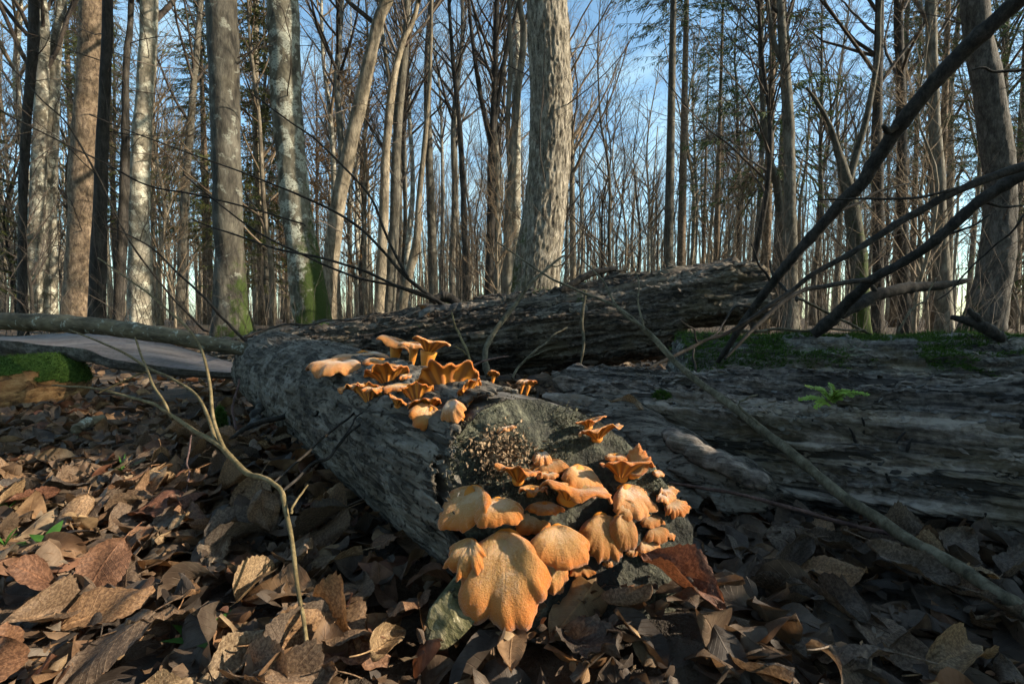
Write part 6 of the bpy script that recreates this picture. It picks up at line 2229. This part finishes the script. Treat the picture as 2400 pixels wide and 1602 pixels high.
# --- the far wood that reads as one mass
def far_wood():
    rs = np.random.default_rng(9)
    parts_t, parts_c = [], []
    low = [gen_tree(600 + k, 20, 0.16, 0.25, 26, 6, 4, 0.3, 0.24, (0.35, 0.9), 0.1, 0.009) for k in range(4)]
    for k in range(150):
        r = rs.uniform(52, 115)
        a = R(rs.uniform(-56, 56))
        tr, cw, _ = low[k % 4]
        c, s = math.cos(k), math.sin(k)
        M = np.array([[c, -s, 0], [s, c, 0], [0, 0, 1]]) * rs.uniform(0.75, 1.1)
        off = np.array([r * math.sin(a), r * math.cos(a), 0])
        parts_t.append((tr[0] @ M.T + off, tr[1]))
        parts_c.append((cw[0] @ M.T + off, cw[1]))
    # extra slim stems filling the gaps
    n = 850
    r = rs.uniform(38, 120, n)
    a = np.radians(rs.uniform(-56, 56, n))
    h = rs.uniform(9, 17, n)
    t = np.linspace(0, 1, 5)
    pl = np.stack([(r * np.sin(a))[:, None] + rs.normal(0, 0.3, (n, 5)) * t, (r * np.cos(a))[:, None] + 0 * t, h[:, None] * t - 0.3], -1)
    parts_t.append(tubes(pl, rs.uniform(0.05, 0.16, n)[:, None] * np.linspace(1, 0.3, 5), 6))
    v, f = merge(parts_t)
    o = link('distant_trunks', mesh_np('distant_trunks', v, f, MAT['warm_bark']))
    o['kind'] = 'stuff'
    o['label'] = 'far-off mass of tree trunks closing the wood'
    v, f = merge(parts_c)
    o = link('distant_branches', mesh_np('distant_branches', v, f, MAT['twig']))
    o['kind'] = 'stuff'
    o['label'] = 'far-off haze of bare branches closing the wood'
    # low brush
    n = 2600
    r = np.where(rs.uniform(0, 1, n) < 0.12, rs.uniform(3.4, 9, n), rs.uniform(9, 60, n))
    a = np.radians(rs.uniform(-56, 56, n))
    st = np.stack([r * np.sin(a), r * np.cos(a), np.zeros(n)], 1)
    st[:, 2] = gh(st[:, 0], st[:, 1])
    d = rs.normal(0, 0.35, (n, 3)) + np.array([0, 0, 1])
    d /= np.linalg.norm(d, axis=1, keepdims=True)
    p1 = branchset(st, d, rs.uniform(0.5, 2.4, n), 5, -0.05, 0.18, rs)
    r1 = np.clip(r / 2000, 0.0022, 0.006)[:, None] * np.linspace(1, 0.4, 6)
    s2, d2, L2, r2 = children(p1, r1, 4, (0.4, 1.0), 0.45, rs)
    p2 = branchset(s2, d2, L2, 3, 0, 0.2, rs)
    v, f = merge([tubes(p1, r1, 3, False), tubes(p2, (r2 * 0.65)[:, None] * np.linspace(1, 0.5, 4), 3, False)])
    o = link('undergrowth', mesh_np('undergrowth', v, f, MAT['twig']))
    o['kind'] = 'stuff'
    o['label'] = 'tangle of thin bare undergrowth between the trunks'


far_wood()

# --- the wood goes on outside the picture: these trees on the right throw the shade over the logs
SH = []


def shade_tree(dist, off, k, s, kind='tree', bark='grey_bark', label=None):
    """a tree standing towards the sun: dist metres from the mushrooms, its shadow passing 'off' metres behind them"""
    h = Vector((SUN.x, SUN.y, 0)).normalized()
    pr = Vector((-h.y, h.x, 0))
    q = Vector((0.1, 0.47, 0)) + h * dist + pr * off
    return put_tree(kind, k, q.x, q.y, s, dist, label or 'bare tree of the same wood standing on the sunny side of the logs', 'trees on the sunny side', bark, 'twig')


for dist, off, k, s in [(6.0, 0.62, 0, 1.25), (7.5, 1.25, 2, 1.2), (9, 1.9, 3, 1.2), (8, 2.7, 4, 1.1), (11, 3.6, 5, 1.1), (7, -0.75, 1, 1.2), (10, -1.6, 2, 1.0), (14, 0.9, 3, 1.0), (16, 2.2, 0, 1.1)]:
    shade_tree(dist, off, k, s)
for dist, off, k, s in [(13, 5.0, 2, 0.9), (18, 3.0, 1, 1.0)]:
    shade_tree(dist, off, k, s, 'spruce', 'brown_bark', 'spruce of the same wood standing on the sunny side of the logs')


def stump():  # shade caster added out of view on the right
    """an added, unseen stump on the sunny side, put in so its low shadow lies over the right-hand leaves and the decayed log"""
    c = np.array([1.58, 0.44, 0.0])
    e = thing('shade_stump', 'added unseen shade-casting stump with a jagged top on the sunny side of the decayed log', 'stump', c)
    n, m = 40, 90
    a = np.linspace(0, 2 * np.pi, m, endpoint=False)
    t = np.linspace(0, 1, n)
    T, A_ = np.meshgrid(t, a, indexing='ij')
    q = np.stack([np.cos(A_).ravel() * 2.2, np.sin(A_).ravel() * 2.2, T.ravel() * 1.2], 1)
    r = 0.44 * (1 + 0.25 * np.exp(-T / 0.12)) + 0.035 * fbm(q * 2, 4, 5).reshape(T.shape)
    h = 0.54 + 0.05 * fbm(np.stack([np.cos(a) * 5, np.sin(a) * 5, a * 0], 1), 4, 8)
    v = np.stack([r * np.cos(A_), r * np.sin(A_), -0.05 + T * (h[None] + 0.05)], -1)
    link('trunk', mesh_np('stump_trunk', v.reshape(-1, 3), grid_faces(n, m, True), MAT['moss_low']), e)
    k = np.linspace(1, 0, 12)
    tv = np.stack([np.stack([v[-1, :, 0] * s, v[-1, :, 1] * s, v[-1, :, 2] * s + (1 - s) * 0.5 + 0.02 * fbm(np.stack([v[-1, :, 0] * s * 9, v[-1, :, 1] * s * 9, 0 * a], 1), 3, 9) * (s < 1)], 1) for s in k])
    link('broken_top', mesh_np('shade_stump_top', tv.reshape(-1, 3), grid_faces(12, m, True), MAT['rot_wood']), e)
    LOGS.append((c[0], c[1], c[0] + 0.01, c[1], 0.45))


stump()


# the wood also stands behind the photographer
rs = np.random.default_rng(123)
k = 0
while k < 34:
    r = rs.uniform(4.0, 15)
    a = R(rs.uniform(112, 285))
    x, y = r * math.sin(a), r * math.cos(a)
    if x > 0.6 and abs(y + 0.17 * x - 0.48) < 3:
        continue
    if k % 3 == 0:
        put_tree('spruce', k % 4, x, y, rs.uniform(0.7, 1.0), rs.uniform(0, 6.28), 'dark spruce on the open side of the mushroom log', 'trees on the open side', 'brown_bark', 'twig')
    else:
        put_tree('tree', k % 6, x, y, rs.uniform(0.8, 1.1), rs.uniform(0, 6.28), 'bare tree on the open side of the mushroom log', 'trees on the open side', 'grey_bark', 'twig')
    k += 1
